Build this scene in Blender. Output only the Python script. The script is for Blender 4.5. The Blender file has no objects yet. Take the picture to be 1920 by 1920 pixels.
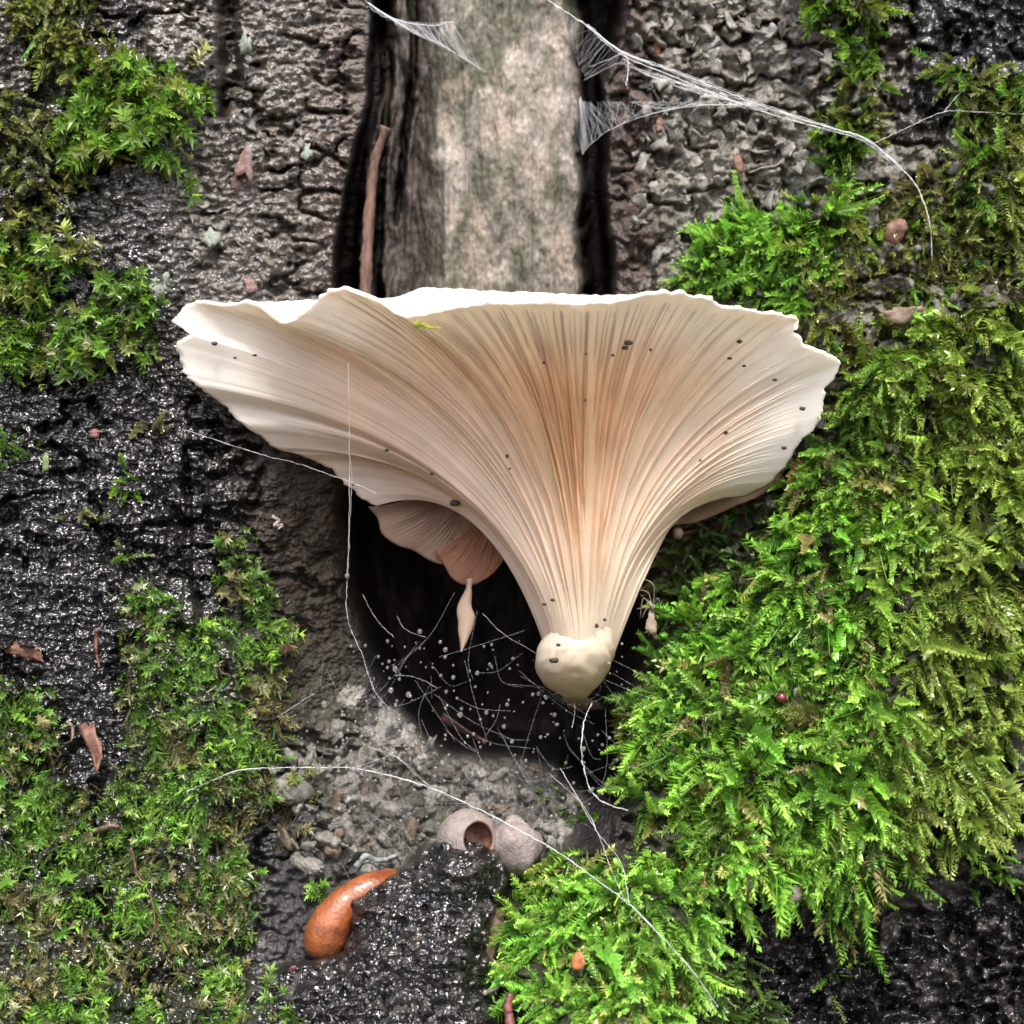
import bpy, math, random
import numpy as np
from mathutils import Vector, Matrix

rng = np.random.default_rng(7)
random.seed(7)
S = 0.16 / 1920.0          # metres per photo pixel on the picture plane through the trunk
DC = 2300.0                # camera distance in the same pixel unit (about 19 cm)
scene = bpy.context.scene
COL = scene.collection

# ---------------------------------------------------------------- camera
cam_data = bpy.data.cameras.new('camera')
cam = bpy.data.objects.new('camera', cam_data)
COL.objects.link(cam)
cam.location = (0, -DC * S, 0)
cam.rotation_euler = (math.radians(90), 0, 0)
cam_data.sensor_width = 36
cam_data.sensor_fit = 'HORIZONTAL'
cam_data.lens = 18 * DC / 960
cam_data.clip_start = 0.005
cam_data.clip_end = 1000
cam_data.dof.use_dof = True
cam_data.dof.focus_distance = (DC - 200) * S
cam_data.dof.aperture_fstop = 28.0
scene.camera = cam

# ---------------------------------------------------------------- world, sun, exposure
SUN_EL, SUN_AZ = 55.0, 8.0      # degrees; azimuth measured from straight behind the camera towards the right
world = bpy.data.worlds.new('World')
scene.world = world
world.use_nodes = True
wn = world.node_tree.nodes
sky = wn.new('ShaderNodeTexSky')
sky.sky_type = 'NISHITA'
sky.sun_disc = False
sky.sun_elevation = math.radians(SUN_EL)
sky.sun_rotation = math.radians(180 - SUN_AZ)
sky.air_density = 1.0
sky.dust_density = 4.0
sky.ozone_density = 0.6
wn['Background'].inputs[1].default_value = 0.125
world.node_tree.links.new(sky.outputs[0], wn['Background'].inputs[0])
sun_data = bpy.data.lights.new('sun', 'SUN')
sun_data.energy = 1.35
sun_data.angle = math.radians(12)
sun_data.color = (1.0, 0.96, 0.91)
sun = bpy.data.objects.new('sun', sun_data)
COL.objects.link(sun)
az, el = math.radians(SUN_AZ), math.radians(SUN_EL)
sdir = Vector((math.sin(az) * math.cos(el), -math.cos(az) * math.cos(el), math.sin(el)))
sun.rotation_euler = sdir.to_track_quat('Z', 'Y').to_euler()
sun.location = sdir * 2
scene.view_settings.view_transform = 'Standard'
scene.view_settings.look = 'None'
scene.view_settings.gamma = 1
scene.view_settings.exposure = 1.82
scene.render.engine = 'CYCLES'
scene.cycles.use_denoising = True
scene.cycles.max_bounces = 10
scene.cycles.transparent_max_bounces = 16
scene.cycles.caustics_reflective = False
scene.cycles.caustics_refractive = False
scene.cycles.sample_clamp_indirect = 6

# ---------------------------------------------------------------- numeric helpers
def W(u, v, d):
    """photo pixel + depth towards the camera (pixel units) -> pixel-unit world xyz, shape (...,3)"""
    u = np.asarray(u, float); v = np.asarray(v, float); d = np.asarray(d, float)
    u, v, d = np.broadcast_arrays(u, v, d)
    k = (DC - d) / DC
    return np.stack([(u - 960) * k, -d, (960 - v) * k], -1)

def sstep(a, b, x):
    t = np.clip((x - a) / (b - a), 0, 1)
    return t * t * (3 - 2 * t)

def hash2(ix, iy, seed):
    h = (ix.astype(np.int64) * 374761393 + iy.astype(np.int64) * 668265263 + seed * 982451653) & 0x7fffffff
    h = (h ^ (h >> 13)) * 1274126177 & 0x7fffffff
    h = (h ^ (h >> 16)) * 2246822519 & 0x7fffffff
    return ((h ^ (h >> 15)) & 0xffffff) / float(0xffffff)

def vnoise(x, y, seed=0):
    xi = np.floor(x); yi = np.floor(y)
    fx = x - xi; fy = y - yi
    xi = xi.astype(np.int64); yi = yi.astype(np.int64)
    fx = fx * fx * fx * (fx * (fx * 6 - 15) + 10); fy = fy * fy * fy * (fy * (fy * 6 - 15) + 10)
    a = hash2(xi, yi, seed); b = hash2(xi + 1, yi, seed)
    c = hash2(xi, yi + 1, seed); e = hash2(xi + 1, yi + 1, seed)
    return (a * (1 - fx) + b * fx) * (1 - fy) + (c * (1 - fx) + e * fx) * fy

def fbm(x, y, seed=0, octs=4, gain=0.5):
    s = 0; amp = 1; tot = 0
    for o in range(octs):
        s = s + amp * (vnoise(x * 2 ** o + 17.3 * o, y * 2 ** o - 9.1 * o, seed + o) * 2 - 1)
        tot += amp; amp *= gain
    return s / tot

def voro(x, y, seed=0):
    """distance to the nearest cell point and that cell's random value"""
    xi = np.floor(x).astype(np.int64); yi = np.floor(y).astype(np.int64)
    best = np.full(x.shape, 9.0); cell = np.zeros(x.shape)
    for dx in (-1, 0, 1):
        for dy in (-1, 0, 1):
            cx = xi + dx; cy = yi + dy
            px = cx + 0.1 + 0.8 * hash2(cx, cy, seed); py = cy + 0.1 + 0.8 * hash2(cx, cy, seed + 1)
            r = np.hypot(px - x, py - y)
            m = r < best
            best = np.where(m, r, best)
            cell = np.where(m, hash2(cx, cy, seed + 2), cell)
    return best, cell

def poly_sd(u, v, poly):
    """signed distance to a closed polygon, positive inside"""
    p = np.asarray(poly, float); q = np.roll(p, -1, 0)
    best = np.full(u.shape, 1e18); ins = np.zeros(u.shape, bool)
    for (ax, ay), (bx, by) in zip(p, q):
        ex, ey = bx - ax, by - ay
        t = np.clip(((u - ax) * ex + (v - ay) * ey) / (ex * ex + ey * ey + 1e-9), 0, 1)
        best = np.minimum(best, (u - ax - t * ex) ** 2 + (v - ay - t * ey) ** 2)
        if ay != by:
            cr = ((ay > v) != (by > v)) & (u < (bx - ax) * (v - ay) / (by - ay) + ax)
            ins ^= cr
    dist = np.sqrt(best)
    return np.where(ins, dist, -dist)

def line_d(u, v, pts):
    """distance to an open polyline whose points are (u, v, width); returns distance / local width"""
    p = np.asarray(pts, float); best = np.full(u.shape, 1e9)
    for a, b in zip(p[:-1], p[1:]):
        ex, ey = b[0] - a[0], b[1] - a[1]
        t = np.clip(((u - a[0]) * ex + (v - a[1]) * ey) / (ex * ex + ey * ey + 1e-9), 0, 1)
        w = a[2] + t * (b[2] - a[2])
        best = np.minimum(best, np.hypot(u - a[0] - t * ex, v - a[1] - t * ey) / w)
    return best

def catmull(pts, n):
    """smooth curve through points, n samples"""
    p = np.asarray(pts, float)
    if len(p) == 2:
        t = np.linspace(0, 1, n)[:, None]
        return p[0] * (1 - t) + p[1] * t
    p = np.vstack([2 * p[0] - p[1], p, 2 * p[-1] - p[-2]])
    m = len(p) - 3
    x = np.linspace(0, m - 1e-6, n); i = x.astype(int); t = (x - i)[:, None]
    a, b, c, e = p[i], p[i + 1], p[i + 2], p[i + 3]
    return 0.5 * (2 * b + (c - a) * t + (2 * a - 5 * b + 4 * c - e) * t ** 2 + (3 * b - 3 * c + e - a) * t ** 3)

# ---------------------------------------------------------------- object helpers (coordinates in pixel units, scaled on the way in)
def tag(o, label=None, cat=None, group=None, kind=None):
    for k, x in (('label', label), ('category', cat), ('group', group), ('kind', kind)):
        if x: o[k] = x
    return o

def mesh_np(name, verts, faces, mat, smooth=True, cols=None, floats=None):
    """verts (n,3) metres, faces (m,k) int array or list of such arrays"""
    me = bpy.data.meshes.new(name)
    fl = faces if isinstance(faces, list) else [faces]
    fl = [np.asarray(f, np.int32) for f in fl if len(f)]
    me.vertices.add(len(verts))
    me.vertices.foreach_set('co', np.ascontiguousarray(verts, np.float32).ravel())
    nl = sum(f.size for f in fl); nf = sum(len(f) for f in fl)
    me.loops.add(nl); me.polygons.add(nf)
    me.loops.foreach_set('vertex_index', np.concatenate([f.ravel() for f in fl]))
    tot = np.concatenate([np.full(len(f), f.shape[1], np.int32) for f in fl])
    st = np.concatenate([[0], np.cumsum(tot)[:-1]]).astype(np.int32)
    me.polygons.foreach_set('loop_start', st)
    me.polygons.foreach_set('use_smooth', np.full(nf, smooth))
    me.update(calc_edges=True)
    me.validate()
    if cols is not None:
        a = me.color_attributes.new('col', 'FLOAT_COLOR', 'POINT')
        c = np.ones((len(verts), 4), np.float32); c[:, :3] = cols
        a.data.foreach_set('color', c.ravel())
    for k, x in (floats or {}).items():
        a = me.attributes.new(k, 'FLOAT', 'POINT')
        a.data.foreach_set('value', np.asarray(x, np.float32))
    if mat: me.materials.append(mat)
    return me

def put(name, verts, faces, mat, parent=None, origin=None, smooth=True, cols=None, floats=None):
    """verts in pixel units (world); one mesh object whose origin sits at `origin` (pixel units)"""
    verts = np.asarray(verts, float)
    if origin is None:
        origin = verts.mean(0)
        origin = np.array([origin[0], verts[:, 1].max(), verts[:, 2].min()]) if parent is None else origin
    origin = np.asarray(origin, float)
    me = mesh_np(name, (verts - origin) * S, faces, mat, smooth, cols, floats)
    o = bpy.data.objects.new(name, me)
    COL.objects.link(o)
    loc = Vector(origin * S)
    if parent is not None:
        o.parent = parent
        loc = loc - parent.location
    o.location = loc
    return o

def empty(name, origin):
    o = bpy.data.objects.new(name, None)
    o.empty_display_size = 0.005
    COL.objects.link(o)
    o.location = Vector(np.asarray(origin, float) * S)
    return o

def grid_faces(nu, nv, wrap=False):
    i = np.arange(nu if wrap else nu - 1)[:, None]; j = np.arange(nv - 1)[None, :]
    i2 = (i + 1) % nu
    return np.stack([i * nv + j, i2 * nv + j, i2 * nv + j + 1, i * nv + j + 1], -1).reshape(-1, 4)

def tube(path, rad, k=6, seed=None, rough=0.0, cap=True):
    """tube along a path in pixel-unit world coords; rad scalar or per-point"""
    p = np.asarray(path, float); n = len(p)
    rad = np.broadcast_to(np.asarray(rad, float), (n,))
    t = np.gradient(p, axis=0); t /= np.linalg.norm(t, axis=1, keepdims=True) + 1e-12
    ref = np.array([0.31, -0.9, 0.29])
    a = np.cross(t, ref); a /= np.linalg.norm(a, axis=1, keepdims=True) + 1e-12
    b = np.cross(t, a)
    th = np.arange(k) * 2 * np.pi / k
    r = rad[:, None] * np.ones(k)
    if rough:
        g = np.random.default_rng(seed or 1)
        r = r * (1 + rough * g.normal(size=r.shape))
    v = p[:, None] + r[..., None] * (np.cos(th)[None, :, None] * a[:, None] + np.sin(th)[None, :, None] * b[:, None])
    v = v.reshape(-1, 3)
    f = []
    ii = np.arange(n - 1)[:, None] * k; jj = np.arange(k)[None, :]; j2 = (jj + 1) % k
    f.append(np.stack([ii + jj, ii + j2, ii + k + j2, ii + k + jj], -1).reshape(-1, 4))
    if cap:
        v = np.vstack([v, p[0], p[-1]])
        c0, c1 = n * k, n * k + 1
        jj = np.arange(k); j2 = (jj + 1) % k
        f.append(np.stack([np.full(k, c0), j2, jj], -1))
        f.append(np.stack([np.full(k, c1), (n - 1) * k + jj, (n - 1) * k + j2], -1))
    return v, f

# ---------------------------------------------------------------- materials
def new_mat(name):
    m = bpy.data.materials.new(name); m.use_nodes = True
    nt = m.node_tree
    return m, nt, nt.nodes, nt.links, nt.nodes['Principled BSDF']

def ramp(nodes, pts):
    r = nodes.new('ShaderNodeValToRGB')
    e = r.color_ramp.elements
    while len(e) < len(pts): e.new(0.5)
    for x, (p, c) in zip(e, pts):
        x.position = p; x.color = (*c, 1)
    return r

def noise_node(nodes, links, coord, scale, detail=4, rough=0.55, stretch=None):
    n = nodes.new('ShaderNodeTexNoise')
    n.inputs['Scale'].default_value = scale; n.inputs['Detail'].default_value = detail; n.inputs['Roughness'].default_value = rough
    if stretch:
        mp = nodes.new('ShaderNodeMapping'); mp.inputs['Scale'].default_value = stretch
        links.new(coord, mp.inputs['Vector']); links.new(mp.outputs[0], n.inputs['Vector'])
    else:
        links.new(coord, n.inputs['Vector'])
    return n

def bark_mat(name, grain_px, bump_px, stretch=(1, 1, 1), var=0.55, spec=0.5):
    """colour from the 'col' attribute (wood colour, shade included in places), wetness from 'wet'; noise gives grain and fine relief"""
    m, nt, N, L, B = new_mat(name)
    geo = N.new('ShaderNodeNewGeometry')
    at = N.new('ShaderNodeAttribute'); at.attribute_name = 'col'
    wt = N.new('ShaderNodeAttribute'); wt.attribute_name = 'wet'
    n1 = noise_node(N, L, geo.outputs['Position'], 1 / (grain_px * S), 6, 0.65, stretch)
    n2 = noise_node(N, L, geo.outputs['Position'], 1 / (grain_px * 5 * S), 4, 0.6, stretch)
    mr = N.new('ShaderNodeMapRange')
    mr.inputs['From Min'].default_value = 0.3; mr.inputs['From Max'].default_value = 0.7
    mr.inputs['To Min'].default_value = 1 - var; mr.inputs['To Max'].default_value = 1 + var
    L.new(n1.outputs[0], mr.inputs[0])
    mr2 = N.new('ShaderNodeMapRange')
    mr2.inputs['From Min'].default_value = 0.3; mr2.inputs['From Max'].default_value = 0.7
    mr2.inputs['To Min'].default_value = 0.7; mr2.inputs['To Max'].default_value = 1.3
    L.new(n2.outputs[0], mr2.inputs[0])
    mu = N.new('ShaderNodeMath'); mu.operation = 'MULTIPLY'
    L.new(mr.outputs[0], mu.inputs[0]); L.new(mr2.outputs[0], mu.inputs[1])
    mx = N.new('ShaderNodeVectorMath'); mx.operation = 'SCALE'
    L.new(at.outputs['Color'], mx.inputs[0]); L.new(mu.outputs[0], mx.inputs['Scale'])
    L.new(mx.outputs[0], B.inputs['Base Color'])
    # roughness: wet film broken up by noise
    ro = N.new('ShaderNodeMapRange')
    ro.inputs['To Min'].default_value = 0.72; ro.inputs['To Max'].default_value = 0.16
    L.new(wt.outputs['Fac'], ro.inputs[0])
    ad = N.new('ShaderNodeMath'); ad.operation = 'MULTIPLY_ADD'
    L.new(n2.outputs[0], ad.inputs[0]); ad.inputs[1].default_value = 0.3; 
    sb = N.new('ShaderNodeMath'); sb.operation = 'SUBTRACT'; L.new(ro.outputs[0], sb.inputs[0]); sb.inputs[1].default_value = 0.12
    L.new(sb.outputs[0], ad.inputs[2])
    L.new(ad.outputs[0], B.inputs['Roughness'])
    sp = N.new('ShaderNodeMapRange')
    sp.inputs['To Min'].default_value = 0.15; sp.inputs['To Max'].default_value = spec
    L.new(wt.outputs['Fac'], sp.inputs[0]); L.new(sp.outputs[0], B.inputs['Specular IOR Level'])
    n3 = noise_node(N, L, geo.outputs['Position'], 1 / (grain_px * 1.6 * S), 1.5, 0.5, stretch)
    vo = N.new('ShaderNodeTexVoronoi'); vo.inputs['Scale'].default_value = 1 / (grain_px * 1.3 * S)
    mp = N.new('ShaderNodeMapping'); mp.inputs['Scale'].default_value = stretch
    L.new(geo.outputs['Position'], mp.inputs[0]); L.new(mp.outputs[0], vo.inputs['Vector'])
    hs = N.new('ShaderNodeMath'); hs.operation = 'SUBTRACT'
    L.new(n3.outputs[0], hs.inputs[0]); L.new(vo.outputs['Distance'], hs.inputs[1])
    bp = N.new('ShaderNodeBump'); bp.inputs['Strength'].default_value = 0.9; bp.inputs['Distance'].default_value = bump_px * S
    L.new(hs.outputs[0], bp.inputs['Height']); L.new(bp.outputs[0], B.inputs['Normal'])
    return m

def simple_mat(name, c1, c2, scale_px=20, rough=0.5, bump_px=1.0, spec=0.5, trans=0.0, stretch=None, coat=0.0):
    m, nt, N, L, B = new_mat(name)
    geo = N.new('ShaderNodeNewGeometry')
    n = noise_node(N, L, geo.outputs['Position'], 1 / (scale_px * S), 5, 0.6, stretch)
    r = ramp(N, [(0.35, c1), (0.65, c2)])
    L.new(n.outputs[0], r.inputs[0]); L.new(r.outputs[0], B.inputs['Base Color'])
    B.inputs['Roughness'].default_value = rough; B.inputs['Specular IOR Level'].default_value = spec
    B.inputs['Coat Weight'].default_value = coat; B.inputs['Coat Roughness'].default_value = 0.12
    n2 = noise_node(N, L, geo.outputs['Position'], 1 / (scale_px * 0.35 * S), 5, 0.6, stretch)
    bp = N.new('ShaderNodeBump'); bp.inputs['Strength'].default_value = 0.8; bp.inputs['Distance'].default_value = bump_px * S
    L.new(n2.outputs[0], bp.inputs['Height']); L.new(bp.outputs[0], B.inputs['Normal'])
    if trans:
        t = N.new('ShaderNodeBsdfTranslucent'); L.new(r.outputs[0], t.inputs[0])
        mx = N.new('ShaderNodeMixShader'); mx.inputs[0].default_value = trans
        L.new(B.outputs[0], mx.inputs[1]); L.new(t.outputs[0], mx.inputs[2])
        L.new(mx.outputs[0], N['Material Output'].inputs[0])
    return m

def leaf_mat(name, trans=0.35, rough=0.3, spec=0.6):
    """foliage: colour from the 'col' attribute, light passes through the thin leaf"""
    m, nt, N, L, B = new_mat(name)
    at = N.new('ShaderNodeAttribute'); at.attribute_name = 'col'
    L.new(at.outputs['Color'], B.inputs['Base Color'])
    B.inputs['Roughness'].default_value = rough; B.inputs['Specular IOR Level'].default_value = spec
    t = N.new('ShaderNodeBsdfTranslucent')
    sc = N.new('ShaderNodeVectorMath'); sc.operation = 'MULTIPLY'; sc.inputs[1].default_value = (1.15, 1.25, 0.6)
    L.new(at.outputs['Color'], sc.inputs[0]); L.new(sc.outputs[0], t.inputs[0])
    mx = N.new('ShaderNodeMixShader'); mx.inputs[0].default_value = trans
    L.new(B.outputs[0], mx.inputs[1]); L.new(t.outputs[0], mx.inputs[2])
    L.new(mx.outputs[0], N['Material Output'].inputs[0])
    return m

M = {}
M['bark'] = bark_mat('wet_bark', 8, 5.5, (1, 1, 1.4), spec=1.0)
M['barkr'] = bark_mat('grey_bark', 7, 3.4, (1, 1, 1), spec=0.6)
M['slab'] = bark_mat('weathered_wood', 8, 2.2, (1.1, 1, 0.7), var=0.4, spec=0.35)
M['hollow'] = bark_mat('rotten_wood', 14, 2.0, (1.5, 1, 0.5), spec=0.2)
M['soil'] = bark_mat('black_soil', 8, 6.0, (1, 1, 1), spec=1.0)
M['debris'] = bark_mat('grey_debris', 7, 3.2, (1, 1, 1), spec=0.5)
M['moss'] = leaf_mat('moss_leaf')

# ================================================================ TRUNK AND SOIL SURFACE
ctrl = []
def row(v, *ud):
    for u, d in ud: ctrl.append((u, v, d))
for v in (-700, -250, 300):
    row(v, (-750, -60), (-250, 90), (0, 100), (200, 75), (400, 25), (550, -35), (650, -95),
        (760, -125), (930, -105), (1080, -110), (1180, -140), (1300, -70), (1450, -5), (1600, 35), (1800, 75), (1950, 90), (2250, 70), (2680, -120))
row(700, (-750, -40), (-200, 100), (0, 105), (200, 75), (330, 35), (480, 0), (600, -60), (700, -110), (900, -130), (1100, -150), (1260, -100), (1400, -10), (1578, 60), (1750, 110), (1920, 130), (2250, 100), (2680, -100))
row(1000, (-750, 0), (-200, 150), (0, 150), (200, 120), (400, 55), (520, 0), (630, -80), (900, -160), (1180, -150), (1290, -150), (1400, -20), (1550, 115), (1750, 170), (1920, 170), (2250, 120), (2680, -60))
row(1400, (-750, 60), (-200, 200), (0, 200), (200, 185), (400, 145), (510, 70), (620, -30), (760, -110), (900, -150), (1050, -130), (1170, 0), (1280, 120), (1450, 215), (1700, 235), (1920, 200), (2250, 150), (2680, 0))
row(1580, (500, 90), (620, 60), (800, -10), (950, 0), (1060, 110), (1200, 200))
row(1880, (-750, 150), (-200, 280), (0, 285), (250, 275), (440, 220), (560, 200), (750, 230), (920, 260), (1100, 330), (1300, 290), (1450, 215), (1700, 235), (1920, 240), (2300, 220), (2680, 100))
row(2600, (-750, 600), (-200, 640), (300, 660), (800, 680), (1300, 690), (1920, 640), (2680, 600))
ctrl = np.array(ctrl, float)
def _phi(r2): return np.where(r2 > 1e-12, r2 * np.log(r2 + 1e-12), 0.0)
_c = ctrl[:, :2] / 1000.0
_n = len(_c)
_A = np.zeros((_n + 3, _n + 3))
_A[:_n, :_n] = _phi(((_c[:, None] - _c[None]) ** 2).sum(-1)) + np.eye(_n) * 0.004
_A[:_n, _n] = 1; _A[:_n, _n + 1:] = _c; _A[_n, :_n] = 1; _A[_n + 1:, :_n] = _c.T
_w = np.linalg.solve(_A, np.concatenate([ctrl[:, 2], [0, 0, 0]]))
def base_depth(u, v):
    x = np.asarray(u, float) / 1000.0; y = np.asarray(v, float) / 1000.0
    s = _w[_n] + _w[_n + 1] * x + _w[_n + 2] * y
    for k in range(_n):
        s = s + _w[k] * _phi((x - _c[k, 0]) ** 2 + (y - _c[k, 1]) ** 2)
    return s

HOLLOW = [(640, 890), (622, 960), (640, 1060), (648, 1130), (690, 1240), (735, 1315), (790, 1390), (860, 1425), (950, 1420), (1040, 1440), (1090, 1500), (1170, 1525),
          (1195, 1480), (1190, 1400), (1160, 1340), (1200, 1270), (1240, 1190), (1215, 1130), (1260, 1040), (1280, 960), (1220, 870), (900, 830), (720, 850)]
SOIL = [(470, 1830), (590, 1800), (645, 1785), (655, 1720), (645, 1690), (700, 1655), (735, 1632), (785, 1592), (845, 1564), (900, 1572), (948, 1592), (955, 1650), (930, 1720), (915, 1780), (925, 1860), (960, 1930), (1000, 2700), (300, 2700), (430, 1960)]
SLAB = [(708, -900), (712, 0), (716, 250), (706, 420), (700, 560), (700, 900), (1100, 900), (1097, 560), (1095, 300), (1088, 100), (1075, -900)]
DEBRIS = [(520, 1420), (560, 1300), (640, 1260), (700, 1290), (790, 1390), (860, 1425), (950, 1420), (1040, 1440), (1080, 1500), (1060, 1600), (960, 1640), (850, 1640), (740, 1640), (600, 1760), (500, 1820), (490, 1700), (520, 1600)]
RIGHTSOIL = [(1350, 1690), (1440, 1670), (1540, 1730), (1570, 1800), (1640, 1800), (1700, 1720), (1830, 1660), (1960, 1640), (2300, 1600), (2300, 2700), (1420, 2700), (1400, 1900), (1340, 1800)]

MOSS = {   # name -> list of (polygon, density, colour key, shoot kind)
 'right_main': [[(1500, 880), (1560, 790), (1640, 650), (1760, 580), (1920, 540), (2300, 500), (2300, 1150), (1900, 1220), (1885, 1480), (1850, 1560), (1720, 1590), (1640, 1660), (1600, 1740), (1520, 1700), (1440, 1640), (1330, 1640), (1210, 1640), (1180, 1540), (1195, 1430), (1170, 1350), (1225, 1280), (1265, 1180), (1340, 1100), (1440, 1040), (1470, 950)]],
 'right_upper': [[(1270, 550), (1330, 430), (1420, 405), (1500, 385), (1580, 350), (1570, 470), (1510, 590), (1430, 580), (1340, 560)]],
 'right_top': [[(1480, -60), (1630, -60), (1650, 60), (1640, 150), (1625, 250), (1560, 320), (1530, 250), (1590, 140), (1560, 60)]],
 'right_corner': [[(1760, 120), (1940, 130), (2200, 150), (2200, 440), (1830, 470), (1770, 470), (1800, 330), (1840, 240), (1780, 160)]],
 'right_olive': [[(1560, 340), (1760, 300), (1900, 460), (1900, 560), (1660, 640), (1560, 700), (1510, 600)]],
 'low_tongue': [[(935, 1760), (960, 1680), (1010, 1630), (1070, 1590), (1150, 1600), (1230, 1650), (1320, 1660), (1340, 1790), (1290, 1900), (1220, 1960), (1060, 1980), (1010, 1890), (950, 1830)]],
 'low_right': [[(1270, 1870), (1330, 1790), (1430, 1820), (1460, 1920), (1430, 2050), (1290, 2050)]],
 'left_top': [[(20, -60), (190, -60), (170, 90), (130, 150), (60, 110)]],
 'left_tuft': [[(165, 110), (230, 90), (260, 150), (330, 115), (400, 180), (330, 245), (345, 300), (220, 310), (110, 280), (95, 225), (160, 190)]],
 'left_pale': [[(-200, 150), (90, 170), (160, 260), (110, 430), (-200, 450)]],
 'left_mid': [[(-200, 450), (130, 430), (170, 490), (60, 550), (-200, 560)], [(-200, 580), (160, 570), (230, 505), (290, 560), (290, 640), (190, 685), (60, 690), (-200, 660)]],
 'left_low': [[(225, 1120), (330, 1085), (385, 1160), (440, 1210), (525, 1130), (540, 1200), (530, 1330), (510, 1500), (460, 1600), (480, 1700), (450, 1800), (500, 1930), (460, 2300), (-300, 2300), (-300, 1290), (60, 1280), (100, 1350), (110, 1440), (190, 1500), (245, 1420), (235, 1280)]],
 'left_lip': [[(410, 1000), (455, 1010), (480, 1090), (520, 1120), (430, 1170)]],
}
MOSS['right_shade'] = [[(1280, 985), (1420, 935), (1490, 880), (1490, 980), (1400, 1080), (1320, 1130), (1255, 1190), (1222, 1150)]]
MOSS_SOLID = {'right_shade': 0.7, 'right_main': 1.0, 'right_upper': 0.8, 'low_tongue': 1.0, 'left_low': 0.7, 'left_tuft': 0.6, 'right_top': 0.6, 'left_mid': 0.6, 'right_corner': 0.6, 'right_olive': 0.35, 'left_top': 0.5, 'left_pale': 0.3, 'low_right': 0.7, 'left_lip': 0.3}
CRACKS = [  # polyline (u, v, half width), depth of the crack
 ([(705, -300, 16), (712, 60, 14), (700, 180, 12), (672, 330, 14), (660, 420, 20), (655, 520, 22), (650, 640, 22)], 330),
 ([(722, -300, 10), (728, 80, 10), (718, 260, 9), (712, 400, 8), (706, 560, 8)], 170),
 ([(778, -300, 8), (774, 120, 8), (764, 260, 7), (746, 420, 5)], 110),
 ([(1120, -300, 40), (1122, 40, 44), (1106, 160, 22), (1108, 300, 22), (1112, 420, 24), (1120, 560, 26), (1130, 760, 26)], 420),
 ([(430, -200, 22), (428, 60, 20), (436, 150, 18), (418, 215, 10)], 120),
 ([(350, 840, 5), (358, 980, 7), (352, 1060, 6), (372, 1120, 5)], 34),
 ([(250, 930, 5), (320, 945, 5), (352, 980, 5)], 22),
 ([(60, 60, 14), (90, 170, 20), (60, 200, 14)], 60),
]

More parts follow.
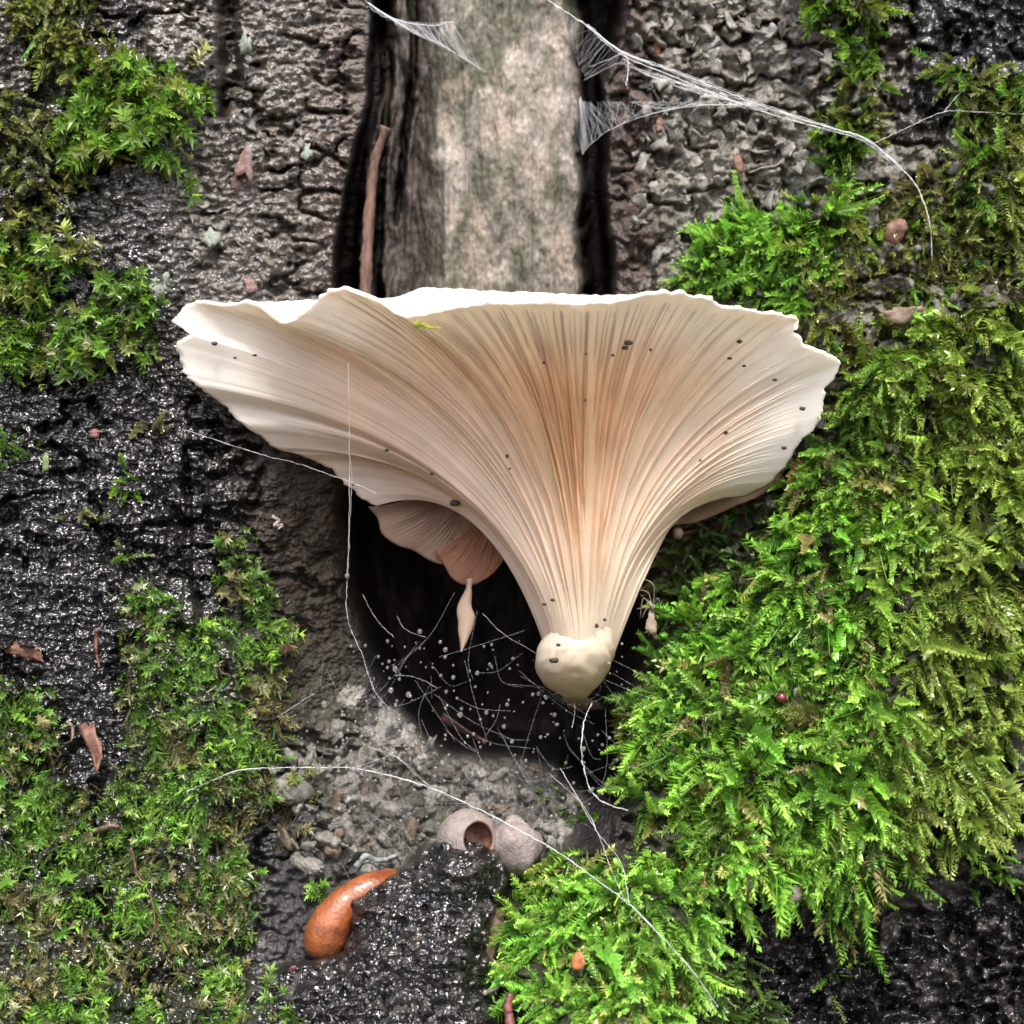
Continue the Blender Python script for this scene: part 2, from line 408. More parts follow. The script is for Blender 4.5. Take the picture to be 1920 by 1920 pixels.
def surface(u, v):
    """depth of the trunk/soil surface, its colour, wetness and region code for every (u, v)"""
    wu = u + 9 * fbm(u / 60, v / 60, 3, 3); wv = v + 9 * fbm(u / 60, v / 60, 5, 3)
    d = base_depth(u, v)
    sd_h = poly_sd(wu, wv, HOLLOW); sd_s = poly_sd(wu, wv, SOIL); sd_sl = poly_sd(u + 4 * fbm(u / 90, v / 40, 8, 3), v, SLAB)
    sd_de = poly_sd(wu, wv, DEBRIS); sd_rs = poly_sd(u + 4 * fbm(u / 30, v / 30, 9, 3), v, RIGHTSOIL)
    m_h = sstep(-6, 60, sd_h); m_s = sstep(-4, 10, sd_s); m_sl = sstep(-8, 8, sd_sl); m_de = sstep(-25, 25, sd_de) * (1 - m_s)
    m_rs = sstep(-15, 15, sd_rs)
    left = sstep(700, 640, u) * (1 - m_sl); right = sstep(1110, 1180, u)
    moss = np.zeros_like(u); mossraw = {}
    for k, ps in MOSS.items():
        mm = np.zeros_like(u)
        for p in ps: mm = np.maximum(mm, sstep(-22, 26, poly_sd(wu, wv, p)))
        mossraw[k] = mm
        moss = np.maximum(moss, mm * MOSS_SOLID[k])
    # ---- large relief
    ridge = fbm(u / 130, v / 300, 11, 4)
    d = d + (1 - m_sl) * (1 - m_h) * (26 * ridge + 14 * fbm(u / 45, v / 70, 12, 4))
    d = d + m_sl * (10 * fbm(u / 40, v / 260, 13, 4) + 12 * np.abs(fbm(u / 28, v / 400, 14, 3)))
    d = d - m_sl * (60 + 40 * fbm(u / 24 + 0.6 * fbm(u / 60, v / 80, 39, 2), v / 140, 35, 4)) * sstep(835, 770, u + 12 * fbm(u / 30, v / 90, 36, 3))
    rdg = 1 - np.abs(fbm(wu / 75, wv / 48, 61, 4)) * 2.6
    rdg2 = 1 - np.abs(fbm(wu / 60, wv / 60, 62, 4)) * 2.6
    d = d - left * 46 * np.clip(rdg - 0.55, 0, 1) * sstep(-0.2, 0.3, fbm(u / 140, v / 140, 63, 3)) * 2
    d = d - right * 60 * np.clip(rdg2 - 0.5, 0, 1)
    d = d - (m_s + m_rs) * 70 * np.clip(rdg - 0.45, 0, 1)
    # block of raised bark, top left
    blk = sstep(-8, 8, poly_sd(wu, wv, [(268, -300), (275, 60), (270, 110), (330, 135), (408, 120), (410, -300)]))
    d = d + 22 * blk
    # lip of the hollow on the left rolls inwards
    for pts, dep in CRACKS:
        r = line_d(u + 10 * fbm(u / 40, v / 70, 15, 4), v, pts)
        d = d - dep * (1 - sstep(0.3, 1.5, r + 0.2 * fbm(u / 18, v / 60, 37, 3)))
    # hollow
    deep = -520 + 70 * fbm(u / 90, v / 160, 16, 4) - 160 * sstep(60, 200, sd_h) 
    d = d * (1 - m_h) + m_h * np.minimum(deep, d)
    # soil lump stands in front of the debris
    lump = 215 + 0.42 * (v - 1600) + 26 * fbm(u / 60, v / 60, 17, 4) - 60 * sstep(60, 0, sd_s)
    d = d * (1 - m_s) + m_s * np.maximum(lump, d * 0.3)
    # ---- grain: lumps of several sizes
    f1, c1 = voro(wu / 17, wv / 11, 21)       # short horizontal granules of the wet bark
    f2, c2 = voro(wu / 34, wv / 24, 22)
    g_left = left * (1 - 0.6 * moss)
    zone_dark = sstep(560, 380, u) * left
    d = d + g_left * (0.45 + 0.55 * np.maximum(zone_dark, sstep(700, 500, v))) * ((0.5 - f1) * 19 * (0.3 + 1.1 * c1) + (0.5 - f2) * 20 * c2 + 9 * fbm(u / 14, v / 10, 32, 3))
    f3, c3 = voro(wu / 22, wv / 22, 23); f4, c4 = voro(wu / 48, wv / 44, 24)
    d = d + right * (1 - 0.5 * moss) * ((0.5 - f3) * 17 * c3 * 1.6 + (0.5 - f4) * 40 * c4 + 9 * fbm(u / 14, v / 14, 33, 3))
    f5, c5 = voro(wu / 13, wv / 13, 25); f6, c6 = voro(wu / 40, wv / 30, 26)
    d = d + (m_s + 0.7 * m_rs) * ((0.5 - f5) * 18 * (0.2 + 1.2 * c5) + (0.5 - f6) * 50 * c6 + 10 * fbm(u / 16, v / 12, 34, 3))
    f7, c7 = voro(wu / 42, wv / 36, 27); f8, c8 = voro(wu / 17, wv / 17, 28)
    d = d + m_de * sstep(1330, 1460, v) * ((0.6 - f7) * 75 * c7 + (0.5 - f8) * 26 * c8 + 12 * fbm(u / 14, v / 14, 38, 3))
    d = d + m_sl * 5 * fbm(u / 9, v / 22, 29, 3)
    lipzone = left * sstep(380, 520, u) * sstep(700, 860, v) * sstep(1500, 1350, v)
    d = d + lipzone * 16 * fbm(u / 40, v / 50, 30, 4)
    # moss cushions lift the surface
    d = d + moss * (14 + 62 * np.clip(fbm(u / 62, v / 56, 31, 3) + 0.15, -0.6, 1)) * (1 - m_h)
    # ---- material colour, with shade put in at hollow, lip and lower right bark
    def mix(c, w, new): 
        return c * (1 - w[..., None]) + w[..., None] * np.array(new)
    col = np.ones(u.shape + (3,)) * np.array((0.0085, 0.0078, 0.0085))
    n_lo = fbm(u / 110, v / 90, 41, 4); n_hi = fbm(u / 24, v / 24, 42, 4)
    grey = left * sstep(230, 420, u + 60 * n_lo) * sstep(720, 560, v + 60 * n_lo)
    col = mix(col, grey * 0.85, (0.085, 0.074, 0.063))
    col = mix(col, left * sstep(470, 560, u) * sstep(620, 400, v) * 0.6, (0.15, 0.128, 0.105))
    col = mix(col, left * sstep(0.45, 0.75, c1) * sstep(700, 500, v) * 0.5, (0.17, 0.162, 0.145))
    col = mix(col, left * sstep(560, 650, u) * sstep(620, 500, v) * 0.7, (0.075, 0.052, 0.045))
    col = mix(col, left * sstep(380, 120, v) * sstep(250, 60, u + 50 * n_lo) * 0.5, (0.12, 0.11, 0.09))
    col = mix(col, blk * 0.75, (0.15, 0.135, 0.115))
    col = mix(col, lipzone * 0.9, (0.019, 0.0145, 0.0105))  # dark brown lip, darkened further for the shade of the cap
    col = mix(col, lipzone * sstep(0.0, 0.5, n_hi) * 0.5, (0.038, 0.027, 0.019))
    lipgreen = left * sstep(520, 600, u) * sstep(1150, 1300, v) * sstep(1700, 1500, v)
    col = mix(col, lipgreen * 0.8, (0.042, 0.041, 0.029))
    # slab
    sl_n = fbm(u / 75, v / 130, 43, 5)
    slc = np.ones(u.shape + (3,)) * np.array((0.135, 0.12, 0.10))
    slc = mix(slc, sstep(-0.1, 0.5, sl_n + 0.5 * n_hi) * 0.9, (0.24, 0.215, 0.185))
    slc = mix(slc, sstep(-0.05, 0.4, fbm(u / 70, v / 120, 44, 4) + 0.35 * sstep(930, 840, u)) * 0.9, (0.055, 0.057, 0.037))
    slc = mix(slc, sstep(0.15, 0.5, fbm(u / 30, v / 80, 45, 4)) * 0.35, (0.26, 0.20, 0.16))
    slc = mix(slc, sstep(845, 785, u + 26 * n_hi + 14 * sl_n) * 0.9, (0.036, 0.029, 0.025))
    col = col * (1 - m_sl[..., None]) + slc * m_sl[..., None]
    # right bark
    rc = np.ones(u.shape + (3,)) * np.array((0.085, 0.077, 0.062))
    rc = mix(rc, sstep(0.35, 0.8, c3) * 0.75, (0.17, 0.165, 0.14))
    rc = mix(rc, sstep(0.1, 0.6, n_lo) * 0.5, (0.06, 0.064, 0.035))
    rc = mix(rc, sstep(1270, 1190, u + 30 * n_hi) * 0.85, (0.05, 0.033, 0.028))
    rc = mix(rc, sstep(1640, 1720, u + 60 * n_lo) * sstep(330, 200, v) * 0.9, (0.016, 0.016, 0.019))
    rc = mix(rc, sstep(640, 800, v) * 0.9, (0.013, 0.012, 0.009))  # lower right bark darkened to stand in for shade behind the stem
    col = col * (1 - right[..., None]) + rc * right[..., None]
    col = mix(col, m_de * 0.9 * sstep(1290, 1420, v), (0.058, 0.055, 0.046))
    col = mix(col, m_de * sstep(0.5, 0.9, c7) * 0.8, (0.215, 0.208, 0.185))
    col = mix(col, m_de * sstep(700, 540, u) * sstep(1450, 1600, v) * 0.85, (0.028, 0.028, 0.030))
    col = mix(col, np.maximum(m_s, m_rs), (0.0075, 0.007, 0.0073))
    col = mix(col, np.maximum(m_s, m_rs) * sstep(0.6, 0.95, c5) * 0.7, (0.07, 0.062, 0.058))
    col = mix(col, moss * 0.85, (0.022, 0.026, 0.011))
    col = mix(col, m_h * 0.96, (0.012, 0.0095, 0.008))  # near-black brown puts the hollow's shade into the wood colour
    crk = np.zeros_like(u)
    for pts, dep in CRACKS[:4]:
        crk = np.maximum(crk, 1 - sstep(0.6, 1.2, line_d(u, v, pts)))
    col = mix(col, crk * 0.8, (0.03, 0.024, 0.022))
    wet = 0.25 + 0.65 * np.maximum(left * np.maximum(sstep(420, 300, u), sstep(500, 620, v)) * sstep(560, 400, u), np.maximum(m_s, m_rs))
    wet = np.maximum(wet, 0.85 * right * sstep(1620, 1720, u) * sstep(330, 230, v))
    wet = np.maximum(wet, left * grey * 0.62) * (1 - 0.5 * m_h) * (1 - 0.6 * lipzone)
    # region: 0 left buttress, 1 slab, 2 right buttress, 3 hollow, 4 soil, 5 debris
    reg = np.where(u < 900, 0, 2)
    reg = np.where(sd_sl > 0, 1, reg)
    reg = np.where((sd_de > 0) & (v > 1330), 5, reg)
    reg = np.where(sd_h > 12, 3, reg)
    reg = np.where((sd_s > -2) | (v > 2250), 4, reg)
    return d, col, np.clip(wet, 0, 1), reg, mossraw

def axis(step):
    return np.concatenate([np.arange(-720, 0, 14.0), np.arange(0, 1921, step), np.arange(1921 + 14, 2660, 14.0)])
STEP = 2.9
AU, AV = axis(STEP), axis(STEP)
AV = np.concatenate([np.arange(-720, 0, 14.0), np.arange(0, 1921, STEP), np.arange(1935, 2620, 14.0)])
UU, VV = np.meshgrid(AU, AV, indexing='ij')
DD, CC, WET, REG, MOSSRAW = surface(UU, VV)
PP = W(UU, VV, DD)
NU, NV = UU.shape
def sample(arr, u, v):
    """bilinear look-up on the surface grid"""
    fu = np.interp(u, AU, np.arange(NU)); fv = np.interp(v, AV, np.arange(NV))
    i = np.clip(fu.astype(int), 0, NU - 2); j = np.clip(fv.astype(int), 0, NV - 2)
    a, b = fu - i, fv - j
    if arr.ndim == 3: a, b = a[..., None], b[..., None]
    return arr[i, j] * (1 - a) * (1 - b) + arr[i + 1, j] * a * (1 - b) + arr[i, j + 1] * (1 - a) * b + arr[i + 1, j + 1] * a * b
def depth_at(u, v):
    return float(sample(DD, np.array([u], float), np.array([v], float))[0])

faces_all = grid_faces(NU, NV)[:, ::-1]
freg = REG[:-1, :-1].reshape(-1)
PF = PP.reshape(-1, 3); CF = CC.reshape(-1, 3); WF = WET.reshape(-1)
def region_mesh(name, code, mat, parent, origin=None):
    f = faces_all[freg == code]
    used, inv = np.unique(f, return_inverse=True)
    return put(name, PF[used], inv.reshape(-1, 4), mat, parent, origin, cols=CF[used], floats={'wet': WF[used]})

GROUND_Z = -1150.0
trunk = tag(empty('tree_trunk', (0, 0, GROUND_Z)), 'old hollow tree trunk base with wet cracked bark and open cavity', 'tree trunk')
region_mesh('left_buttress', 0, M['bark'], trunk)
region_mesh('wood_slab', 1, M['slab'], trunk)
region_mesh('right_buttress', 2, M['barkr'], trunk)
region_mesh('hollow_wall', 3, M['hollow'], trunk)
soil = tag(region_mesh('soil', 4, M['soil'], None, (0, -300, GROUND_Z)), 'black wet soil lump at the foot of the trunk', 'soil', kind='structure')
region_mesh('wood_debris', 5, M['debris'], trunk)

# forest floor out to the horizon
gm = simple_mat('forest_floor', (0.035, 0.026, 0.018), (0.09, 0.065, 0.04), 300, 0.8, 20)
gr = 400 / S
tag(put('ground', np.array([(-gr, -gr, GROUND_Z), (gr, -gr, GROUND_Z), (gr, gr, GROUND_Z), (-gr, gr, GROUND_Z)]), np.array([[0, 1, 2, 3]]), gm, None, (0, 0, GROUND_Z)),
    'brown forest floor around the trunk', 'ground', kind='structure')

# surface normals for things that grow on the trunk (from a smoothed surface)
def smooth2(a, k):
    for _ in range(k):
        a = (a + np.roll(a, 1, 0) + np.roll(a, -1, 0)) / 3
        a = (a + np.roll(a, 1, 1) + np.roll(a, -1, 1)) / 3
    return a
_ps = W(UU, VV, smooth2(DD, 8))
_nx = np.cross(np.gradient(_ps, axis=0), np.gradient(_ps, axis=1))
_nx /= np.linalg.norm(_nx, axis=-1, keepdims=True) + 1e-12
_nx = np.where(_nx[..., 1:2] > 0, -_nx, _nx)
NN = _nx


# ================================================================ MUSHROOM
def mush_mat(name, trans=0.3, rough=0.55):
    """flesh colour from 'col'; thin flesh lets light through; faint fibres"""
    m, nt, N, L, B = new_mat(name)
    geo = N.new('ShaderNodeNewGeometry')
    at = N.new('ShaderNodeAttribute'); at.attribute_name = 'col'
    n = noise_node(N, L, geo.outputs['Position'], 1 / (60 * S), 5, 0.6)
    mr = N.new('ShaderNodeMapRange')
    mr.inputs['From Min'].default_value = 0.3; mr.inputs['From Max'].default_value = 0.7
    mr.inputs['To Min'].default_value = 0.93; mr.inputs['To Max'].default_value = 1.04
    L.new(n.outputs[0], mr.inputs[0])
    sc = N.new('ShaderNodeVectorMath'); sc.operation = 'SCALE'
    L.new(at.outputs['Color'], sc.inputs[0]); L.new(mr.outputs[0], sc.inputs['Scale'])
    L.new(sc.outputs[0], B.inputs['Base Color'])
    B.inputs['Roughness'].default_value = rough; B.inputs['Specular IOR Level'].default_value = 0.3
    n2 = noise_node(N, L, geo.outputs['Position'], 1 / (9 * S), 4, 0.6)
    bp = N.new('ShaderNodeBump'); bp.inputs['Strength'].default_value = 0.35; bp.inputs['Distance'].default_value = 1.0 * S
    L.new(n2.outputs[0], bp.inputs['Height']); L.new(bp.outputs[0], B.inputs['Normal'])
    t = N.new('ShaderNodeBsdfTranslucent')
    sc2 = N.new('ShaderNodeVectorMath'); sc2.operation = 'MULTIPLY'; sc2.inputs[1].default_value = (1.0, 0.94, 0.85)
    L.new(sc.outputs[0], sc2.inputs[0]); L.new(sc2.outputs[0], t.inputs[0])
    mx = N.new('ShaderNodeMixShader'); mx.inputs[0].default_value = trans
    L.new(B.outputs[0], mx.inputs[1]); L.new(t.outputs[0], mx.inputs[2])
    L.new(mx.outputs[0], N['Material Output'].inputs[0])
    return m
M['flesh'] = mush_mat('mushroom_flesh', 0.5)
M['gill'] = mush_mat('mushroom_gill', 0.58)

RIM = np.array([
 (702, 950, -20), (678, 937, -15), (657, 916, -10), (633, 895, -5), (616, 878, 0), (592, 864, 5), (547, 849, 20), (513, 840, 32), (492, 823, 42), (468, 806, 50), (444, 785, 60), (427, 765, 68), (400, 744, 78), (369, 723, 88),
 (341, 699, 96), (338, 672, 102), (327, 644, 108), (357, 628, 118), (327, 603, 116), (343, 577, 122), (362, 565, 130), (393, 570, 140), (424, 574, 152), (455, 567, 165), (482, 572, 180), (506, 593, 198), (527, 607, 212), (554, 601, 228),
 (582, 577, 242), (609, 552, 255), (644, 541, 272), (675, 552, 290), (712, 567, 305), (737, 586, 320), (764, 595, 335), (798, 590, 350), (850, 579, 365), (902, 571, 380), (960, 568, 390), (1020, 569, 395), (1080, 570, 395), (1140, 568, 385),
 (1180, 560, 370), (1203, 553, 360), (1246, 549, 345), (1283, 551, 330), (1319, 558, 310), (1356, 577, 290), (1392, 578, 270), (1429, 586, 250), (1465, 590, 230), (1498, 598, 215), (1489, 613, 210), (1498, 628, 200), (1510, 646, 190), (1541, 660, 178),
 (1556, 671, 168), (1578, 680, 156), (1567, 704, 148), (1549, 726, 140), (1545, 755, 132), (1541, 784, 124), (1520, 810, 114), (1494, 832, 104), (1487, 857, 92), (1461, 883, 78), (1447, 905, 62), (1418, 919, 45), (1392, 930, 30), (1340, 935, 5), (1301, 940, -15), (1279, 950, -25)], float)
_L = np.concatenate([[0], np.cumsum(np.hypot(*np.diff(RIM[:, :2], axis=0).T))]); _L /= _L[-1]
def rim_at(s):
    return np.stack([np.interp(s, _L, RIM[:, k]) for k in range(3)], -1)
# control curves: rim point -> (c1, c2)
KEY = [((702, 950), (965, 1050), (870, 890)), ((592, 864), (985, 1030), (850, 850)), ((341, 699), (1000, 1000), (800, 780)), ((362, 565), (1012, 990), (850, 725)),
       ((644, 541), (1038, 960), (935, 700)), ((850, 579), (1062, 950), (1005, 720)), ((1080, 570), (1095, 960), (1085, 740)), ((1283, 551), (1125, 965), (1160, 730)), ((1498, 598), (1142, 985), (1215, 750)),
       ((1578, 680), (1152, 1000), (1262, 790)), ((1520, 810), (1158, 1020), (1275, 850)), ((1418, 919), (1165, 1050), (1255, 915)), ((1279, 950), (1205, 1085), (1250, 985))]
_ks = np.array([_L[np.argmin(np.hypot(RIM[:, 0] - b[0], RIM[:, 1] - b[1]))] for b, _, _ in KEY])
_kc = np.array([c1 + c2 for _, c1, c2 in KEY], float)
_sx = np.linspace(0, 1, 801)
_kd = np.stack([np.interp(_sx, _ks, _kc[:, k]) for k in range(4)], -1)
_pad = 40
_ker = np.hanning(2 * _pad + 1); _ker /= _ker.sum()
_kd = np.stack([np.convolve(np.concatenate([2 * _kd[0, k] - _kd[1:_pad + 1, k][::-1], _kd[:, k], 2 * _kd[-1, k] - _kd[-_pad - 1:-1, k][::-1]]), _ker, 'valid') for k in range(4)], -1)
def cap_point(s, t):
    """underside of the cap: s along the rim 0..1, t from stem 0 to rim 1 -> (u, v, d)"""
    s = np.asarray(s, float); t = np.asarray(t, float)
    s, t = np.broadcast_arrays(s, t)
    B = rim_at(s)
    Au = 1018 + 134 * s; Av = 1206 + 22 * s + 9 * fbm(s * 9, s * 0, 59, 3); Ad = 70 + 66 * np.sin(np.pi * np.clip(s, 0, 1)) ** 0.8
    c = np.stack([np.interp(s, _sx, _kd[:, k]) for k in range(4)], -1)
    c1d = Ad + 12; c2d = Ad + 0.34 * (B[..., 2] - Ad) - 18 * np.sin(np.pi * s)
    b0, b1, b2, b3 = (1 - t) ** 3, 3 * t * (1 - t) ** 2, 3 * t * t * (1 - t), t ** 3
    u = b0 * Au + b1 * c[..., 0] + b2 * c[..., 2] + b3 * B[..., 0]
    v = b0 * Av + b1 * c[..., 1] + b2 * c[..., 3] + b3 * B[..., 1]
    d = b0 * Ad + b1 * c1d + b2 * c2d + b3 * B[..., 2]
    # broad folds of the thin cap, stronger towards the margin
    w = t ** 2 * (1 - t) * 4
    d = d + w * 14 * fbm(s * 14, t * 2.2, 51, 3)
    # scalloped lobes along the left lower edge
    lob = np.exp(-((s - 0.09) / 0.09) ** 2)
    d = d + lob * t ** 3 * 16 * fbm(s * 40, t * 1.5, 58, 2)
    return u, v, d
NS, NT = 520, 110
_s = np.linspace(0, 1, NS); _t = np.linspace(0, 1, NT) ** 0.9
SS, TT = np.meshgrid(_s, _t, indexing='ij')
cu, cv, cd = cap_point(SS, TT)
CP = W(cu, cv, cd)
def grid_normals(P):
    n = np.cross(np.gradient(P, axis=0), np.gradient(P, axis=1))
    n /= np.linalg.norm(n, axis=-1, keepdims=True) + 1e-12
    return n
CN = grid_normals(CP)
if CN[NS // 2, NT // 2, 1] > 0: CN = -CN

def flesh_col(s, t, k=1.0):
    """colour of the flesh: white margin, cream gills, mid-height ochre that is mostly painted bounce light"""
    s, t = np.broadcast_arrays(s, t)
    white = np.array((0.90, 0.885, 0.86)); cream = np.array((0.88, 0.755, 0.625)); ochre = np.array((0.86, 0.65, 0.43)); pale = np.array((0.74, 0.655, 0.52))
    c = np.ones(s.shape + (3,)) * cream
    w = sstep(0.70, 0.95, t)[..., None]; c = c * (1 - w) + white * w
    o = (np.exp(-((s - 0.565) / 0.13) ** 2) * np.exp(-((t - 0.55) / 0.26) ** 2))[..., None]; c = c * (1 - o) + ochre * o  # slightly yellower inner gills plus painted warm glow from between them
    p = sstep(0.3, 0.0, t)[..., None]; c = c * (1 - p) + pale * p
    pk = (sstep(0.2, 0.05, s) * sstep(0.3, 0.7, t) * 0.6)[..., None]; c = c * (1 - pk) + np.array((0.78, 0.61, 0.50)) * pk
    pw = (sstep(0.42, 0.2, s) * sstep(0.95, 0.7, t) * 0.5)[..., None]; c = c * (1 - pw) + np.array((0.83, 0.67, 0.555)) * pw
    return c

mush = tag(empty('oyster_mushroom', W(1085, 1290, 60)), 'large white oyster mushroom with fanned cream gills and tapering stem', 'mushroom')
thick = 6 + 26 * sstep(1.0, 0.55, TT) 
rag = (6 * fbm(_s * 240, _s * 0, 52, 3) + 5 * fbm(_s * 70, _s * 0 + 3, 57, 2))[:, None] * sstep(0.93, 1.0, TT)
CPr = CP + CN * 0
dirr = np.gradient(CP, axis=1); dirr /= np.linalg.norm(dirr, axis=-1, keepdims=True) + 1e-12
CPr = CP + dirr * rag[..., None]
BK = CPr - CN * thick[..., None]
shell = np.concatenate([CPr, BK[:, ::-1]], axis=1)
fc = np.concatenate([flesh_col(SS, TT), np.ones(SS.shape + (3,)) * np.array((0.90, 0.875, 0.84))], axis=1)
put('cap', shell.reshape(-1, 3), grid_faces(NS, 2 * NT), M['flesh'], mush, cols=fc.reshape(-1, 3))

# upper side of the cap: from the near rim back to a raised far edge
back = catmull([(360, 572, 40), (470, 566, 40), (560, 562, 20), (640, 558, 5), (735, 556, -5), (770, 545, -12), (810, 538, -15), (900, 543, -15), (1000, 547, -15), (1100, 552, -12), (1200, 552, 0), (1300, 560, 40), (1400, 582, 70), (1490, 604, 110)], 300)
top_s = np.linspace(_L[19], _L[51], 300)
rimp = rim_at(top_s)
rimW = W(rimp[:, 0], rimp[:, 1], rimp[:, 2]); backW = W(back[:, 0], back[:, 1] + 2.5 * fbm(back[:, 0] / 12, back[:, 0] * 0, 53, 3), back[:, 2])
q = np.linspace(0, 1, 40)[None, :, None]
topP = rimW[:, None] * (1 - q) + backW[:, None] * q
sag = np.sin(np.pi * q[..., 0]) * (-16) + 4 * fbm(np.linspace(0, 20, 300)[:, None] + 0 * q[..., 0], q[..., 0] * 5 + 0 * np.zeros((300, 1)), 54, 3) * np.sin(np.pi * q[..., 0])
topP = topP + np.array([0, 0, 1.0]) * (sag[..., None] - 1.0)
under = backW[:, None] + np.array([0, 25.0, -60.0]) * np.linspace(0.2, 1, 5)[None, :, None]
topP = np.concatenate([topP, under], 1)
put('cap_top', topP.reshape(-1, 3), grid_faces(300, 45), M['flesh'], mush, cols=np.ones((300 * 45, 3)) * np.array((0.90, 0.88, 0.85)))

# stem with its swollen foot: rings from the gills' foot down into the hollow
ring = []
prof = [(1094, 1120, 66, 50, 30), (1092, 1160, 72, 58, 44), (1088, 1190, 76, 66, 56), (1080, 1212, 80, 72, 63), (1076, 1232, 80, 71, 66), (1073, 1254, 78, 66, 64), (1073, 1272, 72, 58, 57), (1074, 1288, 62, 46, 46), (1077, 1300, 46, 30, 34), (1078, 1308, 20, 22, 30), (1085, 1312, -40, 26, 24), (1095, 1318, -150, 30, 24), (1100, 1330, -330, 34, 24)]
prof = catmull(prof, 60)
th = np.linspace(0, 2 * np.pi, 72, endpoint=False)
for k, (u, v, d, ru, rd) in enumerate(prof):
    wob = 1 + 0.10 * fbm(np.cos(th) * 1.8 + 3, np.sin(th) * 1.8 + k * 0.16, 55, 4) + 0.035 * fbm(np.cos(th) * 7 + 3, np.sin(th) * 7 + k * 0.5, 55, 3)
    front = 1.0
    ring.append(W(u + ru * np.cos(th) * wob, v + 0 * th, d + rd * np.sin(th) * wob))
ring = np.array(ring)
_w5 = sstep(14, 30, np.arange(60) + 6 * fbm(np.cos(th)[:, None] * 2 + np.zeros(60), np.sin(th)[:, None] * 2 + np.arange(60) * 0.2, 65, 3))[..., None]
stem_cols = np.array((0.72, 0.64, 0.51)) * (1 - _w5) + np.array((0.50, 0.42, 0.31)) * _w5
stem = put('stem', ring.transpose(1, 0, 2).reshape(-1, 3), grid_faces(72, 60, True), M['flesh'], mush, cols=stem_cols.reshape(-1, 3))
# torn flap of skin round the foot
fs = np.linspace(0, 1, 40)
flap = []
for j, (dv, dd) in enumerate([(-26, 2), (-10, 7), (4, 12), (10, 14)]):
    uu_ = 1070 + 82 * fs; vv_ = 1222 + dv * (0.3 + 0.9 * fs) + (16 * fs + 11 * fbm(fs * 6, fs * 0 + j * 0.3, 56, 3)) * (0.4 + 0.2 * j)
    flap.append(W(uu_, vv_, 152 + dd - 48 * np.clip(1.6 * fs - 0.6, 0, 1) ** 2))
flap = np.array(flap)
put('skin_flap', flap.transpose(1, 0, 2).reshape(-1, 3), grid_faces(40, 4), M['flesh'], stem, cols=np.ones((160, 3)) * np.array((0.88, 0.84, 0.76)))

# gills: one blade each
def gill(s0, t0, t1, height, width, seed, parent, pointf=cap_point, colf=flesh_col, mat=None, n=44):
    t = np.linspace(t0, t1, n)
    wav = 0.0016 * fbm(t * 7, np.full(n, seed * 3.1), 60 + seed % 7, 3)
    s = np.clip(s0 + wav, 0.0005, 0.9995)
    e = 1e-3
    u, v, d = pointf(s, t); P = W(u, v, d)
    Ps = W(*pointf(np.clip(s + e, 0, 1), t)) - W(*pointf(np.clip(s - e, 0, 1), t))
    Pt = W(*pointf(s, np.clip(t + e, 0, 1))) - W(*pointf(s, np.clip(t - e, 0, 1)))
    Nn = np.cross(Ps, Pt); Nn /= np.linalg.norm(Nn, axis=1, keepdims=True) + 1e-12
    Nn = np.where(Nn[:, 1:2] > 0, -Nn, Nn)
    side = np.cross(Nn, Pt); side /= np.linalg.norm(side, axis=1, keepdims=True) + 1e-12
    x = np.linspace(0, 1, n)
    h = height * np.minimum(sstep(0, 0.22, x) + 0.05, sstep(1, 0.45, x) + 0.03) * (0.9 + 0.25 * fbm(t * 14, np.full(n, seed * 1.7), 70, 3))
    w = np.full(n, width) * (0.35 + 0.65 * np.minimum(1, h / max(height, 1e-6)))
    lean = 0.12 * height * fbm(t * 6, np.full(n, seed * 2.3), 71, 2)
    rows = [P + side * w[:, None] - Nn * 2, P + side * (w * 0.42)[:, None] + Nn * (h * 0.5)[:, None], P + side * (w * 0.16 + lean)[:, None] + Nn * (h * 0.97)[:, None],
            P - side * (w * 0.16 - lean)[:, None] + Nn * (h * 0.97)[:, None], P - side * (w * 0.42)[:, None] + Nn * (h * 0.5)[:, None], P - side * w[:, None] - Nn * 2]
    V = np.array(rows).transpose(1, 0, 2)
    c = colf(s, t)
    c = np.repeat(c[:, None], 6, 1)
    return put('gill', V.reshape(-1, 3), grid_faces(n, 6), mat or M['gill'], parent, cols=c.reshape(-1, 3))

TIERS = [(18, 0.02, 0.06, 13.0, 5.0, 46), (18, 0.17, 0.16, 10.5, 4.4, 42), (36, 0.34, 0.16, 8.5, 3.6, 34), (72, 0.56, 0.14, 4.4, 3.0, 26), (110, 0.76, 0.08, 1.7, 2.4, 16)]
for k_, (n_, t0_, tj_, h_, w_, seg_) in enumerate(TIERS):
    for i in range(n_):
        off_ = 0.5 if k_ != 1 else 1.0
        s0 = (i + off_ + 0.45 * (rng.random() - 0.5)) / n_
        s0 = min(0.996, max(0.004, s0 + 0.02 * math.sin(2 * math.pi * s0)))
        mid = math.exp(-((s0 - 0.585) / 0.19) ** 2)
        side = 0.035 + 0.17 * (s0 > 0.6)
        gill(s0, t0_ + tj_ * rng.random(), 0.955 + 0.03 * rng.random(), h_ * (side + (1.25 - side) * mid) * (0.85 + 0.3 * rng.random()), w_, 100 * k_ + i, mush, n=seg_)

